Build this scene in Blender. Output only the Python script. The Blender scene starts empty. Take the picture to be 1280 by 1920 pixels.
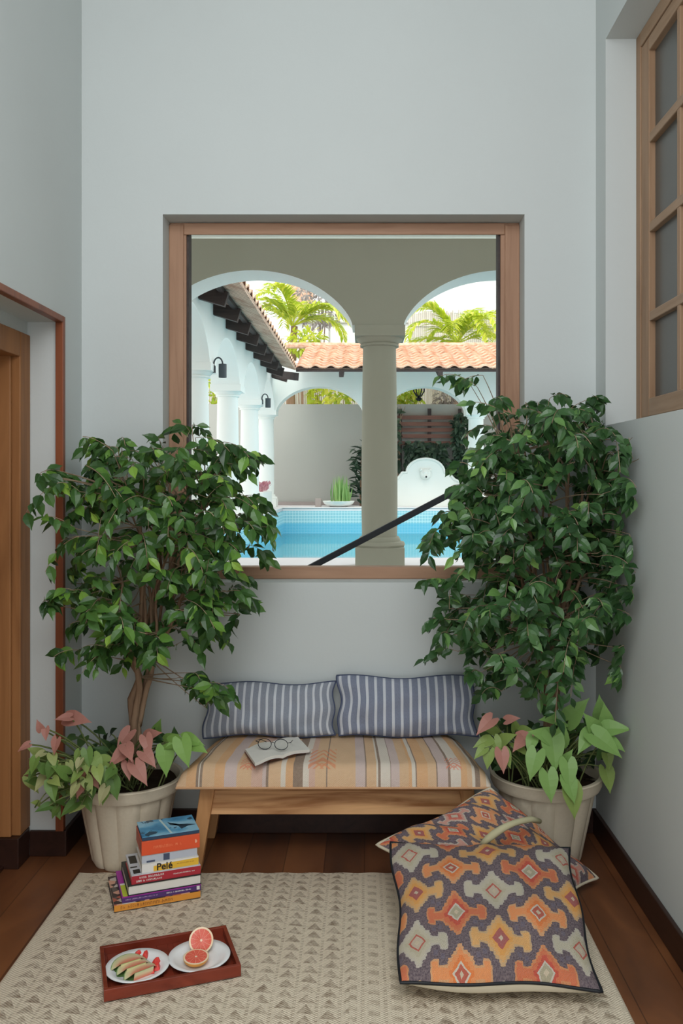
import bpy, math, random
from mathutils import Vector, Matrix, Euler
R = math.radians
sc = bpy.context.scene
col = sc.collection
random.seed(7)

# ------------------------------------------------------------------ camera, light, exposure
H = 1.40          # eye height
F = 1650.0        # focal length in pixels of the 1280x1920 frame
CX, CY = 683.0, 895.0
cam_d = bpy.data.cameras.new('camera')
cam = bpy.data.objects.new('camera', cam_d); col.objects.link(cam)
cam.location = (0, 0, H); cam.rotation_euler = (R(90), 0, 0)
cam_d.sensor_fit = 'VERTICAL'; cam_d.sensor_height = 36.0
cam_d.lens = 36.0 * F / 1920.0
cam_d.shift_x = (640 - CX) / 1920.0
cam_d.shift_y = (CY - 960) / 1920.0
cam_d.clip_start = 0.05; cam_d.clip_end = 200
sc.camera = cam

sc.view_settings.view_transform = 'Standard'
sc.view_settings.look = 'None'
sc.view_settings.gamma = 1.0
sc.view_settings.exposure = 0.0
sc.view_settings.use_curve_mapping = False

world = bpy.data.worlds.new('world'); sc.world = world
world.use_nodes = True
bg = world.node_tree.nodes['Background']
bg.inputs[0].default_value = (0.97, 0.99, 1.0, 1)
bg.inputs[1].default_value = 1.85

sun_d = bpy.data.lights.new('sun', 'SUN'); sun_d.energy = 1.3; sun_d.angle = R(25); sun_d.color = (1.0, 0.95, 0.86)
sun = bpy.data.objects.new('sun', sun_d); col.objects.link(sun)
sun.rotation_euler = (R(38), R(-6), R(12))      # high, from over the house, onto the court

def area(name, loc, target, sx, sy, power, color):
    d = bpy.data.lights.new(name, 'AREA'); d.shape = 'RECTANGLE'; d.size = sx; d.size_y = sy; d.energy = power; d.color = color
    o = bpy.data.objects.new(name, d); col.objects.link(o); o.location = loc
    o.rotation_euler = (Vector(target) - Vector(loc)).to_track_quat('-Z', 'Y').to_euler()
    return o
area('added_room_fill', (-0.02, 0.75, 2.85), (0, 3.3, 1.1), 1.7, 1.6, 31, (0.95, 0.975, 1.0))  # added fill light hung inside the room, standing for daylight from behind

def P(px, py, Y):               # the point at depth Y that the photo shows at pixel (px, py)
    return Vector(((px - CX) * Y / F, Y, H - (py - CY) * Y / F))
def G(px, py, z=0.0):           # same, for a point at height z
    return P(px, py, (H - z) * F / (py - CY))

# ------------------------------------------------------------------ node helper
class E:
    nt = None
    def __init__(s, v): s.v = v
    @staticmethod
    def m(op, *a):
        n = E.nt.nodes.new('ShaderNodeMath'); n.operation = op
        for i, x in enumerate(a):
            x = x.v if isinstance(x, E) else x
            if isinstance(x, (int, float)): n.inputs[i].default_value = x
            else: E.nt.links.new(x, n.inputs[i])
        return E(n.outputs[0])
    def __add__(s, o): return E.m('ADD', s, o)
    def __radd__(s, o): return E.m('ADD', o, s)
    def __sub__(s, o): return E.m('SUBTRACT', s, o)
    def __rsub__(s, o): return E.m('SUBTRACT', o, s)
    def __mul__(s, o): return E.m('MULTIPLY', s, o)
    def __rmul__(s, o): return E.m('MULTIPLY', o, s)
    def __truediv__(s, o): return E.m('DIVIDE', s, o)
    def __lt__(s, o): return E.m('LESS_THAN', s, o)
    def __gt__(s, o): return E.m('GREATER_THAN', s, o)
    def __mod__(s, o): return E.m('FLOORED_MODULO', s, o)
    def abs(s): return E.m('ABSOLUTE', s)
    def floor(s): return E.m('FLOOR', s)
    def frac(s): return E.m('FRACT', s)
    def sin(s): return E.m('SINE', s)
    def max(s, o): return E.m('MAXIMUM', s, o)
    def min(s, o): return E.m('MINIMUM', s, o)

class Mat:
    def __init__(s, name, rough=0.6, spec=0.3):
        s.m = bpy.data.materials.new(name); s.m.use_nodes = True
        s.nt = s.m.node_tree; E.nt = s.nt
        s.b = s.nt.nodes['Principled BSDF']
        s.b.inputs['Roughness'].default_value = rough
        s.b.inputs['Specular IOR Level'].default_value = spec
    def coord(s, kind='Object'):
        n = s.nt.nodes.new('ShaderNodeTexCoord'); x = s.nt.nodes.new('ShaderNodeSeparateXYZ')
        s.nt.links.new(n.outputs[kind], x.inputs[0])
        s.vec = n.outputs[kind]
        return E(x.outputs[0]), E(x.outputs[1]), E(x.outputs[2])
    def pos(s):
        n = s.nt.nodes.new('ShaderNodeNewGeometry'); s.vec = n.outputs['Position']
        x = s.nt.nodes.new('ShaderNodeSeparateXYZ'); s.nt.links.new(s.vec, x.inputs[0])
        return E(x.outputs[0]), E(x.outputs[1]), E(x.outputs[2])
    def island(s):
        n = s.nt.nodes.new('ShaderNodeNewGeometry'); return E(n.outputs['Random Per Island'])
    def noise(s, scale=5, detail=3, stretch=(1, 1, 1), distort=0.0, out=0):
        n = s.nt.nodes.new('ShaderNodeTexNoise'); n.inputs['Scale'].default_value = scale; n.inputs['Detail'].default_value = detail
        n.inputs['Distortion'].default_value = distort
        mp = s.nt.nodes.new('ShaderNodeMapping'); mp.inputs['Scale'].default_value = stretch
        s.nt.links.new(s.vec, mp.inputs[0]); s.nt.links.new(mp.outputs[0], n.inputs['Vector'])
        return E(n.outputs[out])
    def ramp(s, f, stops, const=False):
        n = s.nt.nodes.new('ShaderNodeValToRGB'); cr = n.color_ramp
        if const: cr.interpolation = 'CONSTANT'
        while len(cr.elements) < len(stops): cr.elements.new(0.5)
        for e, (p, c) in zip(cr.elements, stops): e.position = p; e.color = (*c, 1)
        s.nt.links.new(f.v, n.inputs[0]); return n.outputs[0]
    def mix(s, f, a, b):
        n = s.nt.nodes.new('ShaderNodeMix'); n.data_type = 'RGBA'
        fv = f.v if isinstance(f, E) else f
        if isinstance(fv, (int, float)): n.inputs[0].default_value = fv
        else: s.nt.links.new(fv, n.inputs[0])
        for i, c in ((6, a), (7, b)):
            if isinstance(c, tuple): n.inputs[i].default_value = (*c, 1)
            else: s.nt.links.new(c, n.inputs[i])
        return n.outputs[2]
    def color(s, c):
        if isinstance(c, tuple): s.b.inputs['Base Color'].default_value = (*c, 1)
        else: s.nt.links.new(c, s.b.inputs['Base Color'])
        return s
    def bump(s, h, strength=0.3, dist=0.01):
        n = s.nt.nodes.new('ShaderNodeBump'); n.inputs['Strength'].default_value = strength; n.inputs['Distance'].default_value = dist
        s.nt.links.new(h.v, n.inputs['Height']); s.nt.links.new(n.outputs[0], s.b.inputs['Normal']); return s
    def rough(s, r): s.nt.links.new(r.v, s.b.inputs['Roughness']); return s

def paint(name, c, var=0.04, scale=3.0, bump=0.08, rough=0.75):
    m = Mat(name, rough, 0.2); m.pos()
    n = m.noise(scale, 5); f = m.noise(60, 3)
    m.color(m.mix(n, tuple(x * (1 - var) for x in c), tuple(min(1, x * (1 + var)) for x in c)))
    m.bump(f, bump, 0.004); return m.m
def wood(name, light, dark, axis=0, scale=6, rough=0.5, spec=0.3, lo=0.32, hi=0.66):
    m = Mat(name, rough, spec); m.pos()
    st = [1, 1, 1]; st[axis] = 0.07
    n = m.noise(scale * 5, 6, tuple(st), 1.2); k = m.noise(scale * 0.6, 3, tuple(st), 2.5)
    f = n * 0.55 + k * 0.45
    m.color(m.ramp(f, [(lo, dark), ((lo + hi) / 2, tuple(a * .6 + b * .4 for a, b in zip(light, dark))), (hi, light)]))
    m.bump(n, 0.15, 0.003); return m.m
def leafmat(name, stops, rough=0.35, spec=0.5, trans=0.25):
    m = Mat(name, rough, spec); m.pos(); r = m.island()
    c = m.ramp(r, stops); m.color(c)
    t = m.nt.nodes.new('ShaderNodeBsdfTranslucent'); m.nt.links.new(c, t.inputs[0])
    mx = m.nt.nodes.new('ShaderNodeMixShader'); mx.inputs[0].default_value = trans
    out = m.nt.nodes['Material Output']
    m.nt.links.new(m.b.outputs[0], mx.inputs[1]); m.nt.links.new(t.outputs[0], mx.inputs[2]); m.nt.links.new(mx.outputs[0], out.inputs[0])
    return m.m
def plain(name, c, rough=0.5, spec=0.3, metal=0.0):
    m = Mat(name, rough, spec); m.pos(); n = m.noise(25, 3)
    m.color(m.mix(n, tuple(x * 0.93 for x in c), tuple(min(1, x * 1.05) for x in c))); m.b.inputs['Metallic'].default_value = metal
    return m.m
def clear_glass(name, tint=(0.97, 0.99, 0.985), refl=1.0):
    m = Mat(name); nt = m.nt; out = nt.nodes['Material Output']
    t = nt.nodes.new('ShaderNodeBsdfTransparent'); t.inputs[0].default_value = (*tint, 1)
    g = nt.nodes.new('ShaderNodeBsdfGlossy'); g.inputs['Roughness'].default_value = 0.02
    fr = nt.nodes.new('ShaderNodeFresnel'); fr.inputs[0].default_value = 1.33
    mt = nt.nodes.new('ShaderNodeMath'); mt.operation = 'MULTIPLY'; mt.inputs[1].default_value = refl
    nt.links.new(fr.outputs[0], mt.inputs[0])
    mx = nt.nodes.new('ShaderNodeMixShader'); nt.links.new(mt.outputs[0], mx.inputs[0])
    nt.links.new(t.outputs[0], mx.inputs[1]); nt.links.new(g.outputs[0], mx.inputs[2]); nt.links.new(mx.outputs[0], out.inputs[0])
    return m.m

# ------------------------------------------------------------------ mesh helper
class MB:
    def __init__(s): s.v = []; s.f = []; s.uv = {}; s.mi = []; s.cur = 0
    def add(s, vs, fs, uvs=None):
        b = len(s.v); s.v += [Vector(p) for p in vs]
        for k, f in enumerate(fs):
            if uvs: s.uv[len(s.f)] = [uvs[i] for i in f]
            s.f.append([i + b for i in f]); s.mi.append(s.cur)
        return s
    def box(s, x0, x1, y0, y1, z0, z1, M=None):
        vs = [Vector(p) for p in ((x0,y0,z0),(x1,y0,z0),(x1,y1,z0),(x0,y1,z0),(x0,y0,z1),(x1,y0,z1),(x1,y1,z1),(x0,y1,z1))]
        if M: vs = [M @ p for p in vs]
        return s.add(vs, [(0,3,2,1),(4,5,6,7),(0,1,5,4),(1,2,6,5),(2,3,7,6),(3,0,4,7)])
    def bar(s, a, b, w, h, up=(0, 0, 1)):       # a rectangular bar from a to b
        a, b = Vector(a), Vector(b); d = (b - a).normalized(); up = Vector(up)
        sd = d.cross(up).normalized(); u = sd.cross(d).normalized()
        vs = [p + sd * (i * w / 2) + u * (j * h / 2) for p in (a, b) for i, j in ((-1,-1),(1,-1),(1,1),(-1,1))]
        return s.add(vs, [(0,1,2,3),(7,6,5,4),(0,4,5,1),(1,5,6,2),(2,6,7,3),(3,7,4,0)])
    def tube(s, pts, r, n=8, cap=True, closed=False):
        pts = [Vector(p) for p in pts]; N = len(pts); b0 = []
        rs = r if isinstance(r, (list, tuple)) else [r] * N
        prev = None; vs = []
        for i, p in enumerate(pts):
            if closed: t = (pts[(i + 1) % N] - pts[i - 1])
            else: t = pts[min(i + 1, N - 1)] - pts[max(i - 1, 0)]
            t = t.normalized() if t.length > 1e-9 else Vector((0, 0, 1))
            if prev is None:
                a = Vector((0, 0, 1)) if abs(t.z) < 0.9 else Vector((1, 0, 0)); u = t.cross(a).normalized()
            else:
                u = (prev - t * prev.dot(t)); u = u.normalized() if u.length > 1e-6 else t.orthogonal().normalized()
            prev = u; w = t.cross(u)
            vs += [p + (u * math.cos(2*math.pi*k/n) + w * math.sin(2*math.pi*k/n)) * rs[i] for k in range(n)]
        fs = []
        for i in range(N if closed else N - 1):
            j = (i + 1) % N
            for k in range(n): fs.append((i*n+k, i*n+(k+1)%n, j*n+(k+1)%n, j*n+k))
        if cap and not closed: fs += [tuple(range(n))[::-1], tuple((N-1)*n+k for k in range(n))]
        return s.add(vs, fs)
    def lathe(s, prof, n=32, c=(0, 0, 0), flute=0.0, nfl=16, M=None):
        vs = []; c = Vector(c)
        for (r, z) in prof:
            for k in range(n):
                a = 2*math.pi*k/n; rr = r * (1 + flute * math.cos(nfl * a))
                p = Vector((rr*math.cos(a), rr*math.sin(a), z)); vs.append((M @ p if M else p) + c)
        N = len(prof)
        fs = [(i*n+k, i*n+(k+1)%n, (i+1)*n+(k+1)%n, (i+1)*n+k) for i in range(N-1) for k in range(n)]
        if prof[0][0] > 1e-5: fs.append(tuple(range(n))[::-1])
        if prof[-1][0] > 1e-5: fs.append(tuple((N-1)*n+k for k in range(n)))
        return s.add(vs, fs)
    def prism(s, poly, dvec):                   # closed polygon (3D points) pushed along dvec
        n = len(poly); poly = [Vector(p) for p in poly]; d = Vector(dvec)
        return s.add(poly + [p + d for p in poly], [tuple(range(n)), tuple(range(2*n-1, n-1, -1))] + [(i, n+i, n+(i+1)%n, (i+1)%n) for i in range(n)])
    def grid(s, fn, nu, nv, uv=True):
        vs = [fn(i/nu, j/nv) for j in range(nv+1) for i in range(nu+1)]
        uvs = [(i/nu, j/nv) for j in range(nv+1) for i in range(nu+1)] if uv else None
        return s.add(vs, [(j*(nu+1)+i, j*(nu+1)+i+1, (j+1)*(nu+1)+i+1, (j+1)*(nu+1)+i) for j in range(nv) for i in range(nu)], uvs)
    def build(s, name, mat, parent=None, smooth=False, bevel=0.0, base=True, origin=None, angle=None, weld=False):
        org = Vector((0, 0, 0))
        if parent is not None: org = WORLD.get(parent.name, Vector((0, 0, 0)))
        elif origin is not None: org = Vector(origin)
        elif base:
            lo = [min(p[i] for p in s.v) for i in range(3)]; hi = [max(p[i] for p in s.v) for i in range(3)]
            org = Vector(((lo[0]+hi[0])/2, (lo[1]+hi[1])/2, lo[2]))
        me = bpy.data.meshes.new(name)
        me.from_pydata([tuple(p - org) for p in s.v], [], s.f)
        mats = mat if isinstance(mat, (list, tuple)) else [mat]
        for m in mats: me.materials.append(m)
        if len(mats) > 1: me.polygons.foreach_set('material_index', s.mi)
        if s.uv:
            L = me.uv_layers.new(name='uv')
            for p in me.polygons:
                u = s.uv.get(p.index)
                if u:
                    for li, q in zip(p.loop_indices, u): L.data[li].uv = q
        if smooth: me.polygons.foreach_set('use_smooth', [True] * len(me.polygons))
        import bmesh
        bm = bmesh.new(); bm.from_mesh(me)
        if weld: bmesh.ops.remove_doubles(bm, verts=bm.verts, dist=1e-5)
        bmesh.ops.recalc_face_normals(bm, faces=bm.faces)
        bm.to_mesh(me); bm.free()
        if smooth and angle: me.set_sharp_from_angle(angle=R(angle))
        o = bpy.data.objects.new(name, me); col.objects.link(o)
        if parent is None: o.location = org; WORLD[o.name] = org
        else: o.parent = parent; WORLD[o.name] = org
        if bevel:
            md = o.modifiers.new('bevel', 'BEVEL'); md.width = bevel; md.segments = 2; md.limit_method = 'ANGLE'; md.angle_limit = R(40)
        return o
WORLD = {}
def tag(o, label, cat=None, group=None, kind=None):
    if label: o['label'] = label
    if cat: o['category'] = cat
    if group: o['group'] = group
    if kind: o['kind'] = kind
    return o
def thing(name, label, cat, loc=(0, 0, 0), group=None, kind=None):
    o = bpy.data.objects.new(name, None); col.objects.link(o); o.location = loc; o.empty_display_size = 0.1
    WORLD[o.name] = Vector(loc)
    return tag(o, label, cat, group, kind)
def struct(o, label, cat='structure'): return tag(o, label, cat, None, 'structure')
def copy_tree(o, parent=None):
    c = o.copy(); col.objects.link(c)
    if parent is not None: c.parent = parent
    for ch in list(o.children): copy_tree(ch, c)
    return c

# ------------------------------------------------------------------ materials
M = {}
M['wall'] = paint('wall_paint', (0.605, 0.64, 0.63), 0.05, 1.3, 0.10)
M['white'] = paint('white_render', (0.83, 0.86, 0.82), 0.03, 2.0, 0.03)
M['veranda'] = paint('veranda_shade_render', (0.36, 0.355, 0.28), 0.05, 2.0, 0.03)  # same render darkened, the veranda's shade put into the colour
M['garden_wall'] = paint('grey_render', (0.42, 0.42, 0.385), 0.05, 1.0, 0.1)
M['deck'] = paint('pale_stone', (0.74, 0.72, 0.72), 0.05, 2.0, 0.1)
M['coping'] = paint('brown_stone', (0.36, 0.31, 0.29), 0.1, 4.0, 0.1)
M['base'] = wood('dark_skirting', (0.045, 0.018, 0.012), (0.018, 0.008, 0.006), 1, 4, 0.35, 0.4)
M['teak_v'] = wood('teak_frame_vertical', (0.46, 0.27, 0.17), (0.30, 0.16, 0.095), 2, 5, 0.5)
M['teak_h'] = wood('teak_frame_horizontal', (0.46, 0.27, 0.17), (0.30, 0.16, 0.095), 0, 5, 0.5)
M['case_v'] = wood('casement_wood_vertical', (0.40, 0.25, 0.15), (0.27, 0.155, 0.085), 2, 5, 0.5)
M['case_h'] = wood('casement_wood_horizontal', (0.42, 0.28, 0.18), (0.29, 0.175, 0.10), 1, 5, 0.5)
M['door'] = wood('door_wood', (0.42, 0.19, 0.07), (0.22, 0.09, 0.03), 2, 3.5, 0.5)
M['trim'] = wood('red_brown_trim', (0.28, 0.085, 0.035), (0.17, 0.05, 0.022), 2, 4, 0.4)
M['bench'] = wood('bench_wood', (0.74, 0.43, 0.21), (0.30, 0.125, 0.045), 0, 4.0, 0.5, 0.3, 0.39, 0.56)
M['bench_v'] = wood('bench_leg_wood', (0.66, 0.36, 0.16), (0.38, 0.17, 0.065), 2, 4.5, 0.5)
M['rafter'] = wood('dark_rafter', (0.07, 0.05, 0.045), (0.025, 0.02, 0.02), 0, 4, 0.6)
M['black'] = plain('black_metal', (0.010, 0.012, 0.016), 0.5, 0.3)
M['fixture'] = plain('grey_black_metal', (0.05, 0.065, 0.075), 0.5, 0.4)
M['soil'] = plain('potting_soil', (0.035, 0.022, 0.014), 0.95, 0.1)
M['porcelain'] = plain('white_porcelain', (0.82, 0.84, 0.85), 0.12, 0.5)
M['tray'] = wood('red_lacquered_wood', (0.26, 0.045, 0.022), (0.15, 0.024, 0.012), 0, 4, 0.25, 0.5)
M['glass'] = clear_glass('window_glass', (0.985, 0.995, 0.99), 0.03)

# floor: dark red-brown boards
m = Mat('dark_wood_floor', 0.38, 0.4); x, y, z = m.pos()
n = m.noise(7, 5, (1, 0.35, 1), 0.8); k = m.noise(1.6, 3)
board = ((x / 0.145).floor() * 12.9898).sin() * 43758.5
board = board.frac()
c = m.ramp(n * 0.5 + k * 0.3 + board * 0.2, [(0.3, (0.07, 0.026, 0.012)), (0.5, (0.155, 0.056, 0.022)), (0.7, (0.26, 0.10, 0.037))])
gap = (((x / 0.145).frac() - 0.5).abs() > 0.488)
m.color(m.mix(gap * 0.6, c, (0.02, 0.008, 0.005))); m.bump(n, 0.1, 0.003); m.rough(n * 0.25 + 0.25)
M['floor'] = m.m

# ------------------------------------------------------------------ room
XL, XR, YB, ZC = -1.116, 0.913, 3.474, 4.40
YR = -1.2
# back wall with the window opening
ox0, ox1, oz0, oz1 = P(305, 0, YB).x, P(983, 0, YB).x, P(0, 1092, YB).z, P(0, 402, YB).z
b = MB()
for bx in ((XL - 0.42, ox0, YB, YB + 0.25, 0, ZC), (ox1, XR + 0.3, YB, YB + 0.25, 0, ZC), (ox0, ox1, YB, YB + 0.25, 0, oz0), (ox0, ox1, YB, YB + 0.25, oz1, ZC)): b.box(*bx)
struct(b.build('wall_back', M['wall'], weld=True), 'pale grey plastered wall around the picture window', 'wall')
# left wall: door opening from Y 1.9 to 3.26
DY1, DZ, DX = 3.26, 1.975, XL - 0.12
b = MB()
b.box(XL - 0.42, XL, DY1, YB, 0, ZC); b.box(XL - 0.42, XL, YR, 1.95, 0, ZC); b.box(XL - 0.42, XL, 1.95, DY1, DZ, ZC); b.box(XL - 0.42, DX - 0.012, 1.95, DY1, 1.925, DZ)
struct(b.build('wall_left', M['wall']), 'pale grey plastered left wall with the door opening', 'wall')
# right wall: recess for the casement
RY1, RZ0, RZ1, RX = 3.333, 1.596, 3.06, 1.028
b = MB()
b.box(XR, XR + 0.3, YR, YB, 0, RZ0); b.box(XR, XR + 0.3, YR, YB, RZ1, ZC); b.box(XR, XR + 0.3, RY1, YB, RZ0, RZ1); b.box(XR, XR + 0.3, YR, 2.0, RZ0, RZ1)
b.box(1.14, XR + 0.3, 2.0, RY1, RZ0, RZ1)
struct(b.build('wall_right', M['wall']), 'pale grey plastered right wall with the casement recess', 'wall')
struct(MB().box(XL - 0.42, XR + 0.3, YR, YB + 0.25, -0.12, 0).build('floor', M['floor']), 'dark red-brown wooden floor', 'floor')
b = MB(); b.box(XL - 0.42, XR + 0.3, YR, YB + 0.25, ZC, ZC + 0.1)
struct(b.build('ceiling', M['wall']), 'white ceiling', 'ceiling')
bh = 0.095
struct(MB().box(XL, XR, YB - 0.015, YB, 0, bh).build('baseboard_back', M['base'], bevel=0.003), 'dark skirting board under the window wall', 'baseboard')
struct(MB().box(XR - 0.015, XR, YR, YB - 0.015, 0, bh).build('baseboard_right', M['base'], bevel=0.003), 'dark skirting board along the right wall', 'baseboard')
b = MB(); b.box(XL, XL + 0.015, DY1, YB - 0.015, 0, bh); b.box(DX, XL + 0.015, DY1 - 0.012, DY1, 0, bh); b.box(XL, XL + 0.015, YR, 1.95, 0, bh)
struct(b.build('baseboard_left', M['base'], bevel=0.003), 'dark skirting board beside the door opening', 'baseboard')

# door trim (thin red-brown bead round the opening), frame and leaf
b = MB(); w = 0.02
b.box(XL - 0.022, XL + 0.008, DY1 - w, DY1 + 0.004, bh, DZ + w); b.box(XL - 0.022, XL + 0.008, 1.95, DY1 - w, DZ - 0.004, DZ + w)
struct(b.build('trim_1', M['trim'], bevel=0.003), 'thin red-brown wooden bead edging the door opening', 'trim')
dr = thing('door_1', 'brown wooden door frame and leaf in the left recess', 'door', (DX - 0.1, 2.6, 0), kind='structure')
b = MB()
b.box(DX - 0.20, DX, 3.165, DY1 - 0.002, 0.11, 1.925); b.box(DX - 0.20, DX, 1.97, 3.165, 1.835, 1.925); b.box(DX - 0.20, DX, 1.97, 2.06, 0.11, 1.835)
b.box(DX - 0.20, DX - 0.03, 3.15, 3.17, 0.11, 1.85)
b.build('door_frame', M['door'], dr, bevel=0.004)
b = MB(); b.box(DX - 0.17, DX - 0.125, 2.06, 3.15, 0.02, 1.835)
for (a0, a1) in ((2.20, 2.55), (2.67, 3.02)):
    for (z0, z1) in ((0.2, 0.85), (1.0, 1.7)): b.box(DX - 0.125, DX - 0.112, a0, a1, z0, z1)
b.build('door_leaf', M['door'], dr, bevel=0.004)
b = MB(); b.box(DX - 0.21, DX + 0.002, 3.14, DY1 - 0.013, 0, 0.11); b.box(DX - 0.21, DX - 0.05, 1.97, 3.14, 0, 0.015)
b.build('threshold', M['base'], dr, bevel=0.003)

# picture window
WY = 3.589
fx0, fx1, fz0, fz1 = ox0, ox1, oz0, oz1
ix0, ix1, iz0, iz1 = P(349, 0, WY).x, P(938, 0, WY).x, P(0, 1060, WY + .07).z, P(0, 441, WY + .07).z
wn = thing('window_1', 'large picture window in a brown teak frame', 'window', ((fx0 + fx1) / 2, WY, fz0), kind='structure')
b = MB()
b.box(fx0, ix0, WY, WY + 0.07, fz0, fz1); b.box(ix1, fx1, WY, WY + 0.07, fz0, fz1)
b.box(fx0 + 0.0, fx0 + 0.06, WY - 0.008, WY, fz0 + .01, fz1 - .01); b.box(fx1 - 0.06, fx1, WY - 0.008, WY, fz0 + .01, fz1 - .01)
b.build('window_stile', M['teak_v'], wn, bevel=0.004)
b = MB()
b.box(ix0, ix1, WY, WY + 0.07, fz0, iz0); b.box(ix0, ix1, WY, WY + 0.07, iz1, fz1); b.box(fx0 + 0.06, fx1 - 0.06, WY - 0.008, WY, fz1 - 0.05, fz1 - 0.002)
b.build('window_rail', M['teak_h'], wn, bevel=0.004)
b = MB(); b.box(ix0, ix0 + 0.008, WY + 0.01, WY + 0.07, iz0, iz1); b.box(ix1 - 0.008, ix1, WY + 0.01, WY + 0.07, iz0, iz1)
b.build('rebate', M['rafter'], wn)
MB().box(ix0, ix1, WY + 0.045, WY + 0.049, iz0, iz1).build('glass_pane', M['glass'], wn)

# casement window on the right
cw = thing('window_2', 'wooden casement window with small grey panes, high in the right wall', 'window', (RX, 2.7, RZ0), kind='structure')
cy0, cy1 = 2.0, RY1
T = 0.05
b = MB(); b.box(RX, RX + T + .02, cy1 - 0.05, cy1, RZ0, RZ1); b.box(RX, RX + T + .02, cy0, cy0 + 0.05, RZ0, RZ1)
b.build('outer_stile', M['case_v'], cw, bevel=0.003)
b = MB(); b.box(RX, RX + T + .02, cy0 + .05, cy1 - .05, RZ0, RZ0 + 0.022); b.box(RX, RX + T + .02, cy0 + .05, cy1 - .05, RZ1 - 0.055, RZ1)
b.build('outer_rail', M['case_h'], cw, bevel=0.003)
sy0, sy1, sz0, sz1 = cy0 + 0.052, cy1 - 0.052, RZ0 + 0.026, RZ1 - 0.06
b = MB(); b.box(RX + .004, RX + T, sy1 - 0.085, sy1, sz0, sz1); b.box(RX + .004, RX + T, sy0, sy0 + 0.085, sz0, sz1)
for yy in (2.905, 2.62, 2.335): b.box(RX + 0.008, RX + T - .006, yy - 0.015, yy + 0.015, sz0 + .06, sz1 - .045)
b.build('sash_stile', M['case_v'], cw, bevel=0.003)
b = MB(); b.box(RX + .004, RX + T, sy0 + .085, sy1 - .085, sz0, sz0 + 0.065); b.box(RX + .004, RX + T, sy0 + .085, sy1 - .085, sz1 - 0.05, sz1)
for zz in (1.985, 2.308, 2.633): b.box(RX + 0.006, RX + T - .006, sy0 + .085, sy1 - .085, zz - 0.017, zz + 0.017)
b.build('glazing_bar', M['case_h'], cw, bevel=0.003)
m = Mat('grey_obscure_glass', 0.28, 0.5); m.pos(); n = m.noise(3, 2)
m.color(m.mix(n, (0.085, 0.09, 0.082), (0.13, 0.125, 0.115))); m.b.inputs['Transmission Weight'].default_value = 0.15
MB().box(RX + 0.028, RX + 0.032, sy0 + .05, sy1 - .05, sz0 + .04, sz1 - .03).build('glass_pane', m.m, cw)

# ------------------------------------------------------------------ court outside
SPR = 2.82         # spring line of every arch
def arch_strip(u0, u1, arches, ztop, place, name, mats, label, step=0.04, thick=0.44):
    """wall along u with arched openings above the columns; place(u, t, z) -> point, t 0 front 1 back"""
    def zb(u):
        for c_, h_, r_ in arches:
            d = abs(u - c_)
            if d < h_:
                Rr = (h_*h_ + r_*r_) / (2*r_); circ = math.sqrt(max(0, Rr*Rr - d*d)) - (Rr - r_)
                ell = r_ * math.sqrt(1 - (d/h_)**2)
                return SPR + 0.6*circ + 0.4*ell
        return SPR
    us = [u0]
    for c_, h_, r_ in arches: us += [c_ + h_ * math.sin(math.pi/2 * k / 20) for k in range(-20, 21)]
    us = sorted(u for u in set(us + [u1]) if u0 <= u <= u1)
    vs = []; fs = []
    for u in us:
        z_ = zb(u) if not any(abs(abs(u - c_) - h_) < 1e-6 for c_, h_, r_ in arches) else SPR
        vs += [place(u, 0, z_), place(u, 0, ztop), place(u, 1, z_), place(u, 1, ztop)]
    front, soff, rest = [], [], []
    for i in range(len(us) - 1):
        a = 4*i; c_ = a + 4
        front.append((a, c_, c_+1, a+1)); soff.append((a, a+2, c_+2, c_)); rest += [(a+2, a+3, c_+3, c_+2), (a+1, c_+1, c_+3, a+3)]
    b = MB(); b.add(vs, front)
    b.cur = 1; base_ = len(b.v) - len(vs)
    for f in soff + rest + [(0, 1, 3, 2), tuple(len(vs) - 4 + k for k in (0, 2, 3, 1))]:
        b.f.append([i + base_ for i in f]); b.mi.append(1)
    o = b.build(name, mats); return struct(o, label, 'arcade wall')
NY = 8.2
nc = [(-1.039, 0.925, 0.51), (1.293, 0.925, 0.51), (3.63, 0.925, 0.51)]
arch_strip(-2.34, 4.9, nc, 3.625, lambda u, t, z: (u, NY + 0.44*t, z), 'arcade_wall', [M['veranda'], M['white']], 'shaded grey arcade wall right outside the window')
FY = 18.8
fcx = [-2.1, 0.19, 2.38, 4.57]
arch_strip(-2.34, 5.0, [((a + c_) / 2, (c_ - a) / 2 - 0.24, 0.5) for a, c_ in zip(fcx, fcx[1:])], 3.86, lambda u, t, z: (u, FY - 0.22 + 0.44*t, z), 'arcade_wall', [M['white'], M['white']], 'white arcade wall under the tiled roof across the pool')
LX = -2.12
lcy = [8.42, 11.05, 13.65, 16.25, 18.8]
arch_strip(NY + 0.44, FY - 0.22, [((a + c_) / 2, (c_ - a) / 2 - 0.24, 0.52) for a, c_ in zip(lcy, lcy[1:])], 3.68, lambda u, t, z: (LX + 0.22 - 0.44*t, u, z), 'arcade_wall', [M['white'], M['white']], 'white arcade wall along the left side of the pool')

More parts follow.
